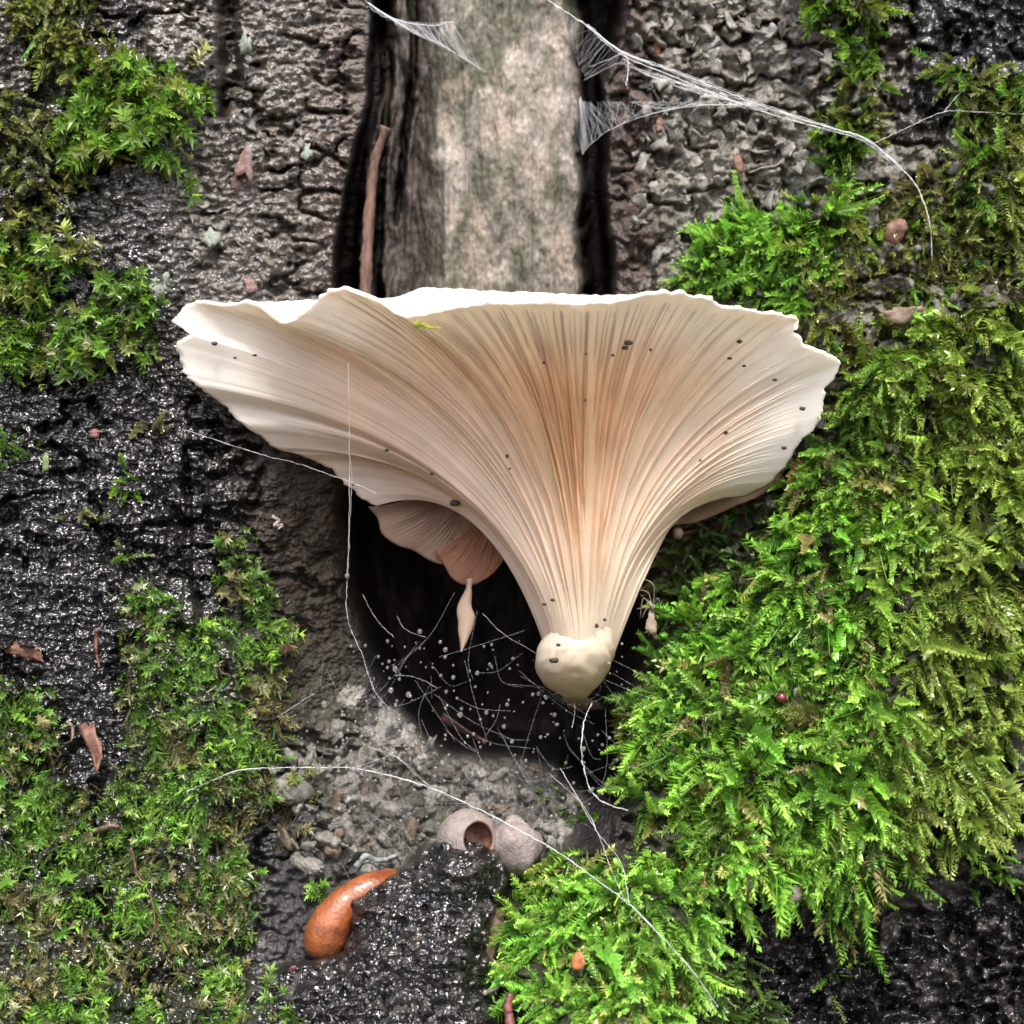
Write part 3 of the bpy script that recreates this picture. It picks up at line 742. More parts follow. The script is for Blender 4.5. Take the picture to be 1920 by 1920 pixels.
# ---------------------------------------------------------------- the two older caps behind
def fan_cap(name, label, apex, rim, col, depth_in, group=None, n_gill=26, gill_h=5, s_rng=(0, 1), bow=0.0):
    """a cap seen from below: gills run from a hidden apex to a traced rim"""
    rimc = catmull(rim, 200); ap = np.array(apex, float)
    ss = np.linspace(0, 1, 200)
    def pf(s, t):
        s, t = np.broadcast_arrays(np.asarray(s, float), np.asarray(t, float))
        R = np.stack([np.interp(s, ss, rimc[:, k]) for k in range(3)], -1)
        P = ap + (R - ap) * t[..., None]
        tx = -(R - ap)[..., 1]; ty = (R - ap)[..., 0]
        b = bow * t * (1 - t)
        return P[..., 0] + tx * b, P[..., 1] + ty * b, P[..., 2] + depth_in * np.sin(np.pi * np.clip(t, 0, 1)) * (t < 1) + 5 * fbm(s * 8, t * 3, 81, 3)
    def cf(s, t):
        s, t = np.broadcast_arrays(s, t)
        w = (0.5 + 0.5 * fbm(s * 14, t * 2, 82, 3))[..., None]
        return np.array(col[0]) * (1 - w) + np.array(col[1]) * w
    root = tag(empty(name, W(*apex)), label, 'mushroom', group)
    s_, t_ = np.meshgrid(np.linspace(0, 1, 120), np.linspace(0, 1, 40), indexing='ij')
    P = W(*pf(s_, t_)); Nn = grid_normals(P)
    if Nn[60, 20, 1] > 0: Nn = -Nn
    sh = np.concatenate([P, (P - Nn * 9)[:, ::-1]], 1)
    cc = np.concatenate([cf(s_, t_), cf(s_, t_)[:, ::-1]], 1)
    put('cap', sh.reshape(-1, 3), grid_faces(120, 80), M['flesh'], root, cols=cc.reshape(-1, 3))
    for i in range(n_gill):
        gill((i + 0.5) / n_gill, 0.15, 0.97, gill_h, 2.2, 500 + i, root, pf, cf, n=22)
    return root
fan_cap('oyster_mushroom', 'small brownish pink mushroom tucked under the large cap beside the hollow', (900, 880, -70),
        [(690, 950, -55), (708, 972, -50), (716, 1000, -45), (745, 1022, -40), (775, 1032, -36), (805, 1050, -32), (832, 1058, -30), (862, 1050, -30), (905, 1040, -34), (945, 1020, -40)],
        ((0.42, 0.285, 0.215), (0.29, 0.185, 0.135)), 18, n_gill=34, gill_h=5, bow=-0.25)
fan_cap('oyster_mushroom', 'rusty orange folded mushroom lobe hanging above the pale torn strip', (935, 930, -60),
        [(815, 1035, -20), (832, 1058, -16), (846, 1082, -12), (868, 1096, -10), (892, 1094, -10), (915, 1082, -12), (936, 1062, -18), (952, 1035, -30)],
        ((0.38, 0.185, 0.115), (0.27, 0.125, 0.075)), 14, n_gill=22, gill_h=3, bow=-0.2)
fan_cap('oyster_mushroom', 'brown thin mushroom lobe under the right edge of the large cap', (1190, 900, -80),
        [(1230, 1000, -40), (1262, 985, -20), (1300, 980, -5), (1340, 966, 5), (1380, 948, 18), (1425, 928, 30), (1460, 900, 38), (1470, 880, 40)],
        ((0.36, 0.25, 0.17), (0.26, 0.17, 0.11)), 10, n_gill=20, gill_h=2.5)
# pale torn strip hanging from the rusty lobe
sp = catmull([(880, 1085, -14), (876, 1108, -12), (872, 1135, -10), (876, 1160, -8), (869, 1190, -8), (864, 1222, -8)], 40)
hw = np.interp(np.linspace(0, 1, 40), [0, 0.15, 0.3, 0.55, 0.75, 0.9, 1], [7, 5, 10, 17, 13, 6, 1.5])
x7 = np.linspace(-1, 1, 9)
strip = np.array([W(sp[:, 0] + hw * x + 2 * np.sin(np.linspace(0, 9, 40)), sp[:, 1], sp[:, 2] + 7 * (1 - x * x) + 2 * x) for x in x7]).transpose(1, 0, 2)
stripb = np.array([W(sp[:, 0] + hw * x * 0.9 + 2 * np.sin(np.linspace(0, 9, 40)), sp[:, 1], sp[:, 2] - 3 + 2 * x) for x in x7[::-1]]).transpose(1, 0, 2)
sv = np.concatenate([strip, stripb], 1).transpose(1, 0, 2)
tag(put('torn_strip', sv.reshape(-1, 3), grid_faces(18, 40, True), M['flesh'], None, cols=np.ones((18 * 40, 3)) * np.array((0.66, 0.52, 0.42))),
    'pale torn strip of mushroom flesh hanging inside the hollow', 'mushroom shred')

# ================================================================ MOSS
def shoot_proto(g, kind):
    """one moss shoot along +Z of unit length; returns verts (n,4,3) leaf quads and per-leaf position along the shoot"""
    quads, pos = [], []
    nn = {'feather': 15, 'star': 6, 'fine': 12}[kind]; per = {'feather': 3, 'star': 5, 'fine': 3}[kind]
    bend = g.normal(size=2) * (0.22 if kind != 'star' else 0.1)
    for i in range(nn):
        z = (i + 0.5 * g.random()) / nn
        c = np.array([bend[0] * z * z, bend[1] * z * z, z])
        for k in range(per):
            a = i * 2.4 + k * 2 * math.pi / per + g.normal() * 0.35
            if kind == 'feather':
                ll = 0.30 * (1.05 - 0.65 * z) * (0.75 + 0.5 * g.random()); el = 0.75 + 0.45 * z; wd = 0.30
                flat = np.array([1.0, 0.55])
            elif kind == 'star':
                ll = (0.26 + 0.2 * z) * (0.75 + 0.5 * g.random()); el = 0.25 + 0.75 * z * z; wd = 0.17; flat = np.array([1.0, 1.0])
            else:
                ll = 0.22 * (1.1 - 0.5 * z) * (0.75 + 0.5 * g.random()); el = 0.9; wd = 0.2; flat = np.array([1.0, 0.8])
            dr = np.array([math.cos(a) * flat[0], math.sin(a) * flat[1], 0]); dr /= np.linalg.norm(dr) + 1e-9
            dr = dr * math.cos(el) + np.array([0, 0, math.sin(el)])
            sd = np.cross(dr, [0, 0, 1]); sd /= np.linalg.norm(sd) + 1e-9
            nrm = np.cross(sd, dr)
            t = c + dr * ll
            m = c + dr * ll * 0.45
            quads.append([c, m + sd * ll * wd + nrm * ll * 0.06, t - nrm * ll * 0.12, m - sd * ll * wd + nrm * ll * 0.06])
            pos.append(z)
    # stem as two thin crossed slivers
    for dx in ((0.012, 0), (0, 0.012)):
        quads.append([[-dx[0], -dx[1], 0], [dx[0], dx[1], 0], [bend[0] + dx[0] * .3, bend[1] + dx[1] * .3, 1], [bend[0] - dx[0] * .3, bend[1] - dx[1] * .3, 1]])
        pos.append(0.3)
    return np.array(quads, float), np.array(pos)
_pg = np.random.default_rng(5)
PROTO = {k: [shoot_proto(_pg, k) for _ in range(6)] for k in ('feather', 'star', 'fine')}

GREENS = {
 'bright': [(0.14, 0.285, 0.035), (0.10, 0.235, 0.032), (0.19, 0.325, 0.055)],
 'deep': [(0.055, 0.15, 0.018), (0.085, 0.20, 0.022), (0.04, 0.105, 0.016)],
 'olive': [(0.20, 0.225, 0.055), (0.15, 0.165, 0.045), (0.24, 0.25, 0.085)],
 'brown': [(0.15, 0.115, 0.05), (0.10, 0.08, 0.045), (0.19, 0.16, 0.085)],
 'pale': [(0.26, 0.26, 0.15), (0.20, 0.20, 0.12), (0.30, 0.31, 0.20)],
}
def grow(name, label, key_or_pts, n, mix, kind, length, group=None, droop=0.5, cluster=0.6, out=0.6, seed=1, leafscale=1.0, cat='moss', yellow=None, gain=1.0):
    """one patch of moss: shoots rooted on the surface inside the patch"""
    g = np.random.default_rng(seed)
    # root points by rejection on the patch mask
    pts = []
    if isinstance(key_or_pts, str):
        m = MOSSRAW[key_or_pts]
        polys = np.vstack([np.array(p) for p in MOSS[key_or_pts]])
        lo = np.maximum(polys.min(0) - 20, [-110, -110]); hi = np.minimum(polys.max(0) + 20, [2030, 2030])
        need = n
        while need > 0:
            u = g.uniform(lo[0], hi[0], need * 4); v = g.uniform(lo[1], hi[1], need * 4)
            dens = sample(m, u, v) ** 1.3
            cl = 0.5 + 0.5 * fbm(u / 48, v / 48, 90 + seed, 3)
            dens = dens * np.clip((1 - cluster) + cluster * 2.6 * (cl - 0.26), 0, 1)
            k = g.random(need * 4) < dens
            pts.append(np.stack([u[k], v[k]], 1)[:need]); need -= len(pts[-1])
        pts = np.vstack(pts)[:n]
    else:
        pts = np.array(key_or_pts, float)
        n = len(pts)
    u, v = pts[:, 0], pts[:, 1]
    d = sample(DD, u, v)
    nr = sample(NN, u, v); nr /= np.linalg.norm(nr, axis=1, keepdims=True) + 1e-9
    P = W(u, v, d - 2)
    # shoots lean along a slowly turning field so neighbours lie alike
    ang = 2.2 * fbm(u / 85, v / 85, 95 + seed, 2) * math.pi
    plane = np.stack([np.sin(ang), np.zeros(n), np.cos(ang) * 0.8], 1)
    dirv = nr * (out * g.uniform(0.4, 1.3, n))[:, None] + plane * g.uniform(0.3, 0.9, n)[:, None] + np.array([0, 0, -1.0]) * (droop * g.uniform(0.3, 1.4, n))[:, None] + g.normal(size=(n, 3)) * 0.3
    dirv /= np.linalg.norm(dirv, axis=1, keepdims=True)
    ref = np.where(np.abs(dirv[:, 1:2]) < 0.9, np.array([[0, -1.0, 0]]), np.array([[1.0, 0, 0]]))
    ax = np.cross(dirv, ref); ax /= np.linalg.norm(ax, axis=1, keepdims=True) + 1e-9
    ay = np.cross(dirv, ax)
    tw = g.normal(size=n) * 0.5
    ax, ay = ax * np.cos(tw)[:, None] + ay * np.sin(tw)[:, None], ay * np.cos(tw)[:, None] - ax * np.sin(tw)[:, None]
    Ln = length * np.exp(g.normal(size=n) * 0.28)
    # colour: chosen by a patchy field
    names = list(mix); cum = np.cumsum([mix[k] for k in names]); cum = cum / cum[-1]
    fld = np.clip(0.5 + 0.62 * fbm(u / 70, v / 70, 99 + seed, 3) + 0.16 * g.normal(size=n), 0, 0.999)
    ci = np.searchsorted(cum, fld)
    base = np.array([GREENS[names[i]][g.integers(3)] for i in np.clip(ci, 0, len(names) - 1)])
    base = base * gain * np.exp(g.normal(size=(n, 1)) * 0.18 + 0.55 * fbm(u / 120, v / 95, 120 + seed, 3)[:, None])
    if yellow is not None:      # older growth towards one side of the patch is more olive
        wy = sstep(yellow[0], yellow[1], u + 110 * fbm(u / 90, v / 90, 130 + seed, 3))[:, None] * 0.75
        base = base * (1 - wy) + wy * np.array([0.275, 0.325, 0.075]) * np.exp(g.normal(size=(n, 1)) * 0.22)
    kinds = [kind] if isinstance(kind, str) else kind
    VV_, CC_ = [], []
    which = g.integers(0, 6 * len(kinds), n)
    for w in range(6 * len(kinds)):
        idx = np.nonzero(which == w)[0]
        if not len(idx): continue
        q, pos = PROTO[kinds[w // 6]][w % 6]
        loc = q.reshape(-1, 3)
        # droop along the shoot: bend tips down
        wv = (P[idx][:, None] + Ln[idx][:, None, None] * (leafscale * (loc[None, :, 0:1] * ax[idx][:, None] + loc[None, :, 1:2] * ay[idx][:, None]) + loc[None, :, 2:3] * dirv[idx][:, None]))
        wv[..., 2] -= (Ln[idx][:, None] * loc[None, :, 2] ** 2) * 0.22 * droop
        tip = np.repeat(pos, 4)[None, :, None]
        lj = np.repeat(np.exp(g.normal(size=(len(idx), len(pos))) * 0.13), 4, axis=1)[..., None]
        c = base[idx][:, None] * (0.45 + 0.75 * tip) * lj  # older base darker, tips brighter; also paints shaded gaps and highlights
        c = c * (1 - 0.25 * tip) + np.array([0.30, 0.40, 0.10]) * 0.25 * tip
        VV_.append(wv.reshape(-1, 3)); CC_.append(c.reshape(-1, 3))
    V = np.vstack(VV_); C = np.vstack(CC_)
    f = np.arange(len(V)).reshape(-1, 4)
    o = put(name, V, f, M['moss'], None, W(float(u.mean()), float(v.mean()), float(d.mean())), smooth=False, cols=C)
    return tag(o, label, cat, group, 'stuff')

grow('moss', 'dense bright green feathery moss covering the right buttress', 'right_main', 5600, {'brown': 0.14, 'deep': 0.16, 'bright': 0.52, 'olive': 0.18}, ['feather', 'feather', 'fine'], 52, droop=0.55, seed=1, cluster=0.85, yellow=(1560, 1800), gain=1.65, leafscale=1.15)
grow('moss', 'soft green moss clump above the right end of the mushroom', 'right_upper', 620, {'deep': 0.2, 'bright': 0.6, 'olive': 0.2}, ['feather', 'fine'], 46, droop=0.1, seed=2, gain=1.5)
grow('moss', 'green moss climbing the grey bark at the top right edge', 'right_top', 260, {'bright': 0.6, 'olive': 0.4}, 'feather', 40, droop=0.4, seed=3)
grow('moss', 'hanging green moss fringe beside the wet black bark patch', 'right_corner', 520, {'olive': 0.5, 'bright': 0.5}, ['feather', 'fine'], 50, droop=0.7, seed=4)
grow('moss', 'thin olive moss straggling over bark below the silk thread', 'right_olive', 560, {'brown': 0.4, 'olive': 0.4, 'bright': 0.2}, ['feather', 'fine'], 40, droop=0.5, seed=5, cluster=0.9)
grow('moss', 'bright yellow green moss tongue beside the black soil lump', 'low_tongue', 1250, {'olive': 0.22, 'bright': 0.7, 'deep': 0.08}, ['feather', 'fine'], 46, droop=0.6, seed=6, gain=1.9, leafscale=1.1)
grow('moss', 'short dark green moss between soil and bright moss tongue', 'low_right', 260, {'deep': 0.6, 'bright': 0.4}, 'fine', 36, droop=0.5, seed=7)
grow('moss', 'pale olive moss wedge at the top of the left bark', 'left_top', 300, {'olive': 0.6, 'pale': 0.3, 'bright': 0.1}, 'feather', 38, droop=0.6, seed=8)
grow('moss', 'vivid green moss tuft on the upper left bark', 'left_tuft', 420, {'olive': 0.25, 'bright': 0.75}, ['feather', 'star'], 36, droop=0.2, seed=9)
grow('moss', 'dried greyish olive moss over dark bark knots', 'left_pale', 380, {'pale': 0.55, 'olive': 0.3, 'brown': 0.15}, 'feather', 36, droop=0.4, seed=10, cluster=0.9)
grow('moss', 'green and olive moss pads left of the mushroom cap', 'left_mid', 640, {'pale': 0.15, 'olive': 0.3, 'bright': 0.3, 'deep': 0.25}, ['feather', 'star'], 36, droop=0.3, seed=11)
grow('moss', 'deep green starry moss blanket below the wet black bark', 'left_low', 8200, {'brown': 0.30, 'pale': 0.07, 'deep': 0.30, 'bright': 0.33}, ['star', 'fine', 'fine'], 22, droop=0.35, seed=12, cluster=1.0, gain=1.25)
grow('moss', 'moss coloured dark and brown for the shade under the right cap edge', 'right_shade', 210, {'brown': 0.45, 'deep': 0.55}, ['feather', 'fine'], 40, droop=0.5, seed=14, cluster=0.8)  # deep and brown mix paints the cap's shade into this moss
for i_, (u_, v_, n_, sp_, lb_, mx_, kd_) in enumerate([
    (240, 912, 9, 14, 'small bright moss tuft in a black bark crevice', {'bright': 0.8, 'deep': 0.2}, 'feather'), (152, 968, 8, 15, 'small pale moss tuft hanging from a bark ledge', {'pale': 0.5, 'olive': 0.5}, 'feather'),
    (220, 1042, 6, 10, 'thin upright green moss shoot on wet bark', {'deep': 0.5, 'bright': 0.5}, 'fine'), (292, 795, 8, 12, 'frosted pale moss tuft at the start of the slanting thread', {'pale': 1.0}, 'feather'),
    (20, 855, 14, 18, 'green moss tuft on black bark at the left edge', {'deep': 0.6, 'olive': 0.4}, 'feather'), (562, 1462, 10, 16, 'dark leafy moss rosette beside the grey debris', {'olive': 0.6, 'brown': 0.4}, 'star'),
    (530, 1545, 12, 22, 'brownish moss wisp between left moss and debris', {'brown': 0.7, 'olive': 0.3}, 'star'), (605, 1668, 5, 7, 'tiny green moss sprout above the slug', {'bright': 1.0}, 'star'),
    (1075, 1500, 16, 26, 'dim green moss on the debris below the mushroom foot', {'deep': 1.0}, 'feather'), (1590, 1820, 16, 24, 'thin green moss strand trailing down the dark soil', {'bright': 0.7, 'deep': 0.3}, 'fine'),
    (1850, 1620, 14, 26, 'sparse green moss sprigs on dark bark at the lower right', {'bright': 0.6, 'deep': 0.4}, 'feather'), (515, 1885, 14, 18, 'small moss tuft at the edge of the black soil', {'deep': 0.6, 'bright': 0.4}, 'star')]):
    g_ = np.random.default_rng(600 + i_)
    grow('moss_tuft', lb_, np.stack([u_ + g_.normal(size=n_) * sp_, v_ + g_.normal(size=n_) * sp_], 1), n_, mx_, kd_, 34, seed=30 + i_, droop=0.2, cat='moss tuft')
grow('moss', 'sparse brownish moss on the lip of the hollow', 'left_lip', 110, {'brown': 0.4, 'deep': 0.6}, 'star', 24, droop=0.3, seed=13)

# ================================================================ SMALL THINGS
def blob(c, r, seed=0, n=10, rough=0.15, squash=(1, 1, 1)):
    """irregular rounded lump around c (pixel-unit world)"""
    a = np.linspace(0, np.pi, n); b = np.linspace(0, 2 * np.pi, 2 * n, endpoint=False)
    A, Bq = np.meshgrid(a, b, indexing='ij')
    dirs = np.stack([np.sin(A) * np.cos(Bq), np.sin(A) * np.sin(Bq), np.cos(A)], -1)
    rr = r * (1 + rough * fbm(dirs[..., 0] * 1.7 + seed, dirs[..., 1] * 1.7 + dirs[..., 2] * 1.3, 200 + seed, 3))
    V = np.asarray(c) + dirs * rr[..., None] * np.array(squash)
    return V.transpose(1, 0, 2).reshape(-1, 3), grid_faces(2 * n, n, True)

def plate(c, outline, thick, normal=(0, -1, 0), curl=0.0, rot=0.0, seed=0):
    """flat flake with a traced outline (pixel offsets), thickness and curl; faces `normal`"""
    o = np.array(outline, float)
    if len(o) >= 4:
        o = catmull(np.vstack([o, o[:1]]), 29)[:-1]
        gg = np.random.default_rng(seed + int(abs(o[0, 0] * 13 + o[1, 1] * 7)))
        o = o * (1 + 0.09 * gg.normal(size=(len(o), 1)))
    k = len(o)
    cr, sr = math.cos(rot), math.sin(rot)
    o = np.stack([o[:, 0] * cr - o[:, 1] * sr, o[:, 0] * sr + o[:, 1] * cr], 1)
    n = np.array(normal, float); n /= np.linalg.norm(n)
    ax = np.cross([0, 0, 1.0], n); ax = ax / (np.linalg.norm(ax) + 1e-9) if np.linalg.norm(ax) > 1e-6 else np.array([1.0, 0, 0])
    ay = np.cross(n, ax)
    if ax[0] < 0: ax, ay = -ax, -ay
    if ay[2] < 0: ay = -ay
    R = np.abs(o).max()
    def lay(sc, off):
        p = o * sc
        bend = curl * ((p[:, 0] / R) ** 2) * R + 0.05 * R * np.sin(p[:, 1] / R * 5 + seed)
        return np.asarray(c) + p[:, :1] * ax + p[:, 1:] * ay + (bend + off)[:, None] * n
    V = np.vstack([lay(1, thick), lay(0.5, thick * 1.3), [np.asarray(c) + n * thick * 1.3], lay(1, 0), [np.asarray(c)]])
    i = np.arange(k); j = (i + 1) % k
    f4 = np.vstack([np.stack([i, j, k + j, k + i], 1), np.stack([j, i, 2 * k + 1 + i, 2 * k + 1 + j], 1)])
    f3 = np.vstack([np.stack([k + i, k + j, np.full(k, 2 * k)], 1), np.stack([2 * k + 1 + j, 2 * k + 1 + i, np.full(k, 3 * k + 1)], 1)])
    return V, [f4, f3]

def on_surface(u, v, lift=0.0):
    return W(u, v, depth_at(u, v) + lift)
def normal_at(u, v):
    n = sample(NN, np.array([u], float), np.array([v], float))[0]
    return n / np.linalg.norm(n)

# ---- bark flakes: small curled scales, parts of the trunk
fm1 = simple_mat('bark_flake_grey', (0.09, 0.085, 0.07), (0.19, 0.185, 0.16), 14, 0.5, 1.5)
fm2 = simple_mat('bark_flake_brown', (0.06, 0.048, 0.037), (0.13, 0.105, 0.085), 14, 0.5, 1.5)
protos = []
for k in range(8):
    g = np.random.default_rng(300 + k)
    m_ = 9
    aa = np.linspace(0, 2 * np.pi, m_, endpoint=False) + g.normal(size=m_) * 0.15
    rr = 1 + g.normal(size=m_) * 0.25
    ol = np.stack([np.cos(aa) * rr * 1.0, np.sin(aa) * rr * 0.75], 1) * 10
    V, F = plate((0, 0, 0), ol, 2.2, curl=0.35 * (1 if k % 2 else -0.4), seed=k)
    protos.append([mesh_np('bark_flake', V * S, F, mm, True) for mm in (fm1, fm2)])
g = np.random.default_rng(77)
cnt = 0
while cnt < 270:
    if cnt < 150: u, v = g.uniform(1190, 1640), g.uniform(0, 560)
    else: u, v = g.uniform(300, 660), g.uniform(0, 560)
    mo = max(float(sample(MOSSRAW[k], np.array([u]), np.array([v]))[0]) for k in ('right_upper', 'right_top', 'right_olive', 'left_tuft'))
    if mo > 0.3 or (u < 450 and 395 < u): continue
    n = normal_at(u, v) + np.array([0, 0, 0.35]) + g.normal(size=3) * 0.4
    o = bpy.data.objects.new('bark_flake', protos[g.integers(8)][0 if (cnt < 150 or u < 480) else 1])
    COL.objects.link(o); o.parent = trunk
    o.location = Vector(on_surface(u, v, -1.0) * S) - trunk.location
    q_ = Vector((0, -1, 0)).rotation_difference(Vector(n / np.linalg.norm(n)))
    o.rotation_mode = 'QUATERNION'
    o.rotation_quaternion = q_ @ Matrix.Rotation(g.uniform(0, 6.28), 3, 'Y').to_quaternion()
    o.scale = (g.uniform(0.6, 2.1) if u > 1000 else g.uniform(0.5, 1.3),) * 3
    cnt += 1

# ---- lichen discs and pink crusts on the left bark
lm = simple_mat('lichen', (0.15, 0.18, 0.15), (0.27, 0.30, 0.255), 9, 0.8, 4)
pm = simple_mat('pink_crust', (0.09, 0.045, 0.038), (0.21, 0.14, 0.125), 9, 0.6, 4)
def crust(name, label, cat, u, v, r, mat, seed, group=None, sq=1.3):
    g = np.random.default_rng(seed); k = 16
    aa = np.linspace(0, 2 * np.pi, k, endpoint=False); rr = r * (1 + 0.22 * g.normal(size=k))
    V, F = plate(on_surface(u, v, 2), np.stack([np.cos(aa) * rr, np.sin(aa) * rr * sq], 1), 5, normal_at(u, v), 0.1, seed=seed)
    return tag(put(name, V, F, mat, None), label, cat, group)
crust('lichen', 'pale mint lichen disc on grey bark near the mushroom cap', 'lichen', 397, 447, 13, lm, 1)
crust('lichen', 'pale green lichen patch on bark beside the black crack', 'lichen', 463, 84, 15, lm, 2)
crust('lichen', 'small pale lichen scale high on the brownish bark ridge', 'lichen', 575, 285, 10, lm, 3, sq=2)
crust('lichen', 'frosty grey lichen beside the green moss at the cap edge', 'lichen', 300, 535, 17, lm, 4)
crust('bark_crust', 'pink and grey crust on the left bark', 'bark crust', 462, 310, 18, pm, 5, sq=1.5)
crust('bark_crust', 'small dark red crust below the pink grey crust', 'bark crust', 441, 345, 9, pm, 6, sq=1.6)
crust('bark_crust', 'reddish crust on bark just above the mushroom rim', 'bark crust', 468, 535, 12, pm, 7, sq=1.5)

# ---- upright stick in the crack
sm = simple_mat('stick_wood', (0.055, 0.028, 0.02), (0.16, 0.085, 0.058), 10, 0.6, 4, stretch=(1.5, 1, 0.3))
path = catmull([(724, 238, -60), (706, 290, -70), (696, 360, -75), (690, 440, -75), (686, 520, -75), (684, 620, -78)], 40)
V, F = tube(W(path[:, 0], path[:, 1], path[:, 2] + 0), np.interp(np.linspace(0, 1, 40), [0, 0.06, 0.2, 1], [11, 7, 9, 13]), 9, 3, 0.12)
tag(put('stick', V, F, sm, None), 'reddish brown stick standing in the bark crack above the cap', 'stick')

# ---- slug half under the soil
slm, nt, N, L, B = new_mat('slug_skin')
geo = N.new('ShaderNodeNewGeometry')
n_ = noise_node(N, L, geo.outputs['Position'], 1 / (38 * S), 6, 0.62)
r_ = ramp(N, [(0.3, (0.10, 0.024, 0.010)), (0.62, (0.27, 0.085, 0.026))]); L.new(n_.outputs[0], r_.inputs[0]); L.new(r_.outputs[0], B.inputs['Base Color'])
B.inputs['Roughness'].default_value = 0.36; B.inputs['Coat Weight'].default_value = 0.25; B.inputs['Coat Roughness'].default_value = 0.22
_v = N.new('ShaderNodeTexVoronoi'); _v.inputs['Scale'].default_value = 1 / (7 * S); L.new(geo.outputs['Position'], _v.inputs['Vector'])
_b = N.new('ShaderNodeBump'); _b.inputs['Strength'].default_value = 0.5; _b.inputs['Distance'].default_value = 1.6 * S
L.new(_v.outputs['Distance'], _b.inputs['Height']); L.new(_b.outputs[0], B.inputs['Normal'])
B.inputs['Subsurface Weight'].default_value = 0.15; B.inputs['Subsurface Scale'].default_value = 0.001
base_d = 190
path = catmull([(606, 1788, 160), (608, 1766, 172), (616, 1742, 176), (632, 1712, 174), (654, 1688, 166), (684, 1670, 158), (714, 1660, 140), (742, 1656, 90)], 50)
rad = np.interp(np.linspace(0, 1, 50), [0, 0.02, 0.06, 0.12, 0.25, 0.36, 0.48, 0.6, 0.75, 0.92, 0.97, 1], [3, 17, 27, 35, 39, 37, 31, 27, 27, 28, 26, 20]) * (1 + 0.06 * fbm(np.linspace(0, 7, 50), np.zeros(50), 402, 3))
V, F = tube(W(path[:, 0], path[:, 1], path[:, 2]), rad, 24)
slug = tag(empty('slug', W(610, 1790, 170)), 'glossy orange brown slug half hidden by the black soil lump', 'slug')
put('body', V, F, slm, slug)
V, F = tube(W(path[:, 0] - 2, path[:, 1] + 2, path[:, 2] - 16), rad * 0.97, 16)
put('foot', V, F, simple_mat('slug_foot', (0.10, 0.085, 0.075), (0.18, 0.16, 0.14), 20, 0.35, 1), slug)

# ---- pale cup fungi behind the soil lump
cm = simple_mat('cup_outside', (0.15, 0.125, 0.115), (0.25, 0.21, 0.195), 12, 0.75, 5)
cin = simple_mat('cup_inside', (0.10, 0.045, 0.03), (0.16, 0.08, 0.055), 16, 0.5, 2)
def cup(u, v, d, r, tilt, label, open_r):
    root = tag(empty('cup_fungus', W(u, v + r, d)), label, 'cup fungus')
    th = np.linspace(0, 2 * np.pi, 48, endpoint=False)
    prof = [(0.05, -1.0), (0.5, -0.9), (0.85, -0.55), (1.0, -0.1), (0.98, 0.3), (0.86, 0.62), (open_r + 0.06, 0.86), (open_r, 0.9)]
    inn = [(open_r, 0.9), (open_r - 0.06, 0.84), (open_r * 0.98, 0.5), (0.6 * open_r, 0.05), (0.05, -0.05)]
    Rm = Matrix.Rotation(tilt[0], 3, 'X') @ Matrix.Rotation(tilt[1], 3, 'Y')
    c0 = W(u, v, d)
    def lathe(pr):
        pr = catmull(pr, 24)
        P = np.stack([pr[:, 0][None] * np.cos(th)[:, None], pr[:, 0][None] * np.sin(th)[:, None], np.broadcast_to(pr[:, 1][None], (48, 24))], -1) * r
        P *= (1 + 0.05 * fbm(P[..., 0] / r * 2 + 5, P[..., 2] / r * 2 + P[..., 1] / r, 401, 3))[..., None]
        return c0 + P.reshape(-1, 3) @ np.array(Rm).T
    put('cup_wall', lathe(prof), grid_faces(48, 24, True), cm, root)
    put('cup_inside', lathe(inn), grid_faces(48, 24, True), cin, root)
cup(874, 1574, 120, 52, (math.radians(74), math.radians(30)), 'pale pinkish cup fungus with a reddish brown mouth above the soil lump', 0.6)
V, F = blob(W(966, 1588, 118), 48, 3, 20, 0.3, (1, 0.8, 1.0))
tag(put('cup_fungus', V, F, cm, None), 'pale pink closed round fungus squeezed between cup fungus and moss', 'cup fungus')

# ---- blades, leaves, twigs and other litter
gm_ = simple_mat('grass_green', (0.07, 0.20, 0.025), (0.13, 0.28, 0.04), 30, 0.4, 0.5, trans=0.3)
bl = catmull([(829, 1600, 90), (828, 1570, 100), (827, 1540, 108), (828, 1500, 112)], 16); bw = np.linspace(3.4, 0.4, 16)
rows = np.array([W(bl[:, 0] + x * bw, bl[:, 1], bl[:, 2] + (2.5 if x == 0 else 0)) for x in (-1, 0, 1, 0.6, 0, -0.6)])
rows[3:, :, 1] += 2
tag(put('grass_blade', rows.reshape(-1, 3), grid_faces(6, 16, True), gm_, None), 'single thin green grass blade standing by the cup fungus', 'grass blade')

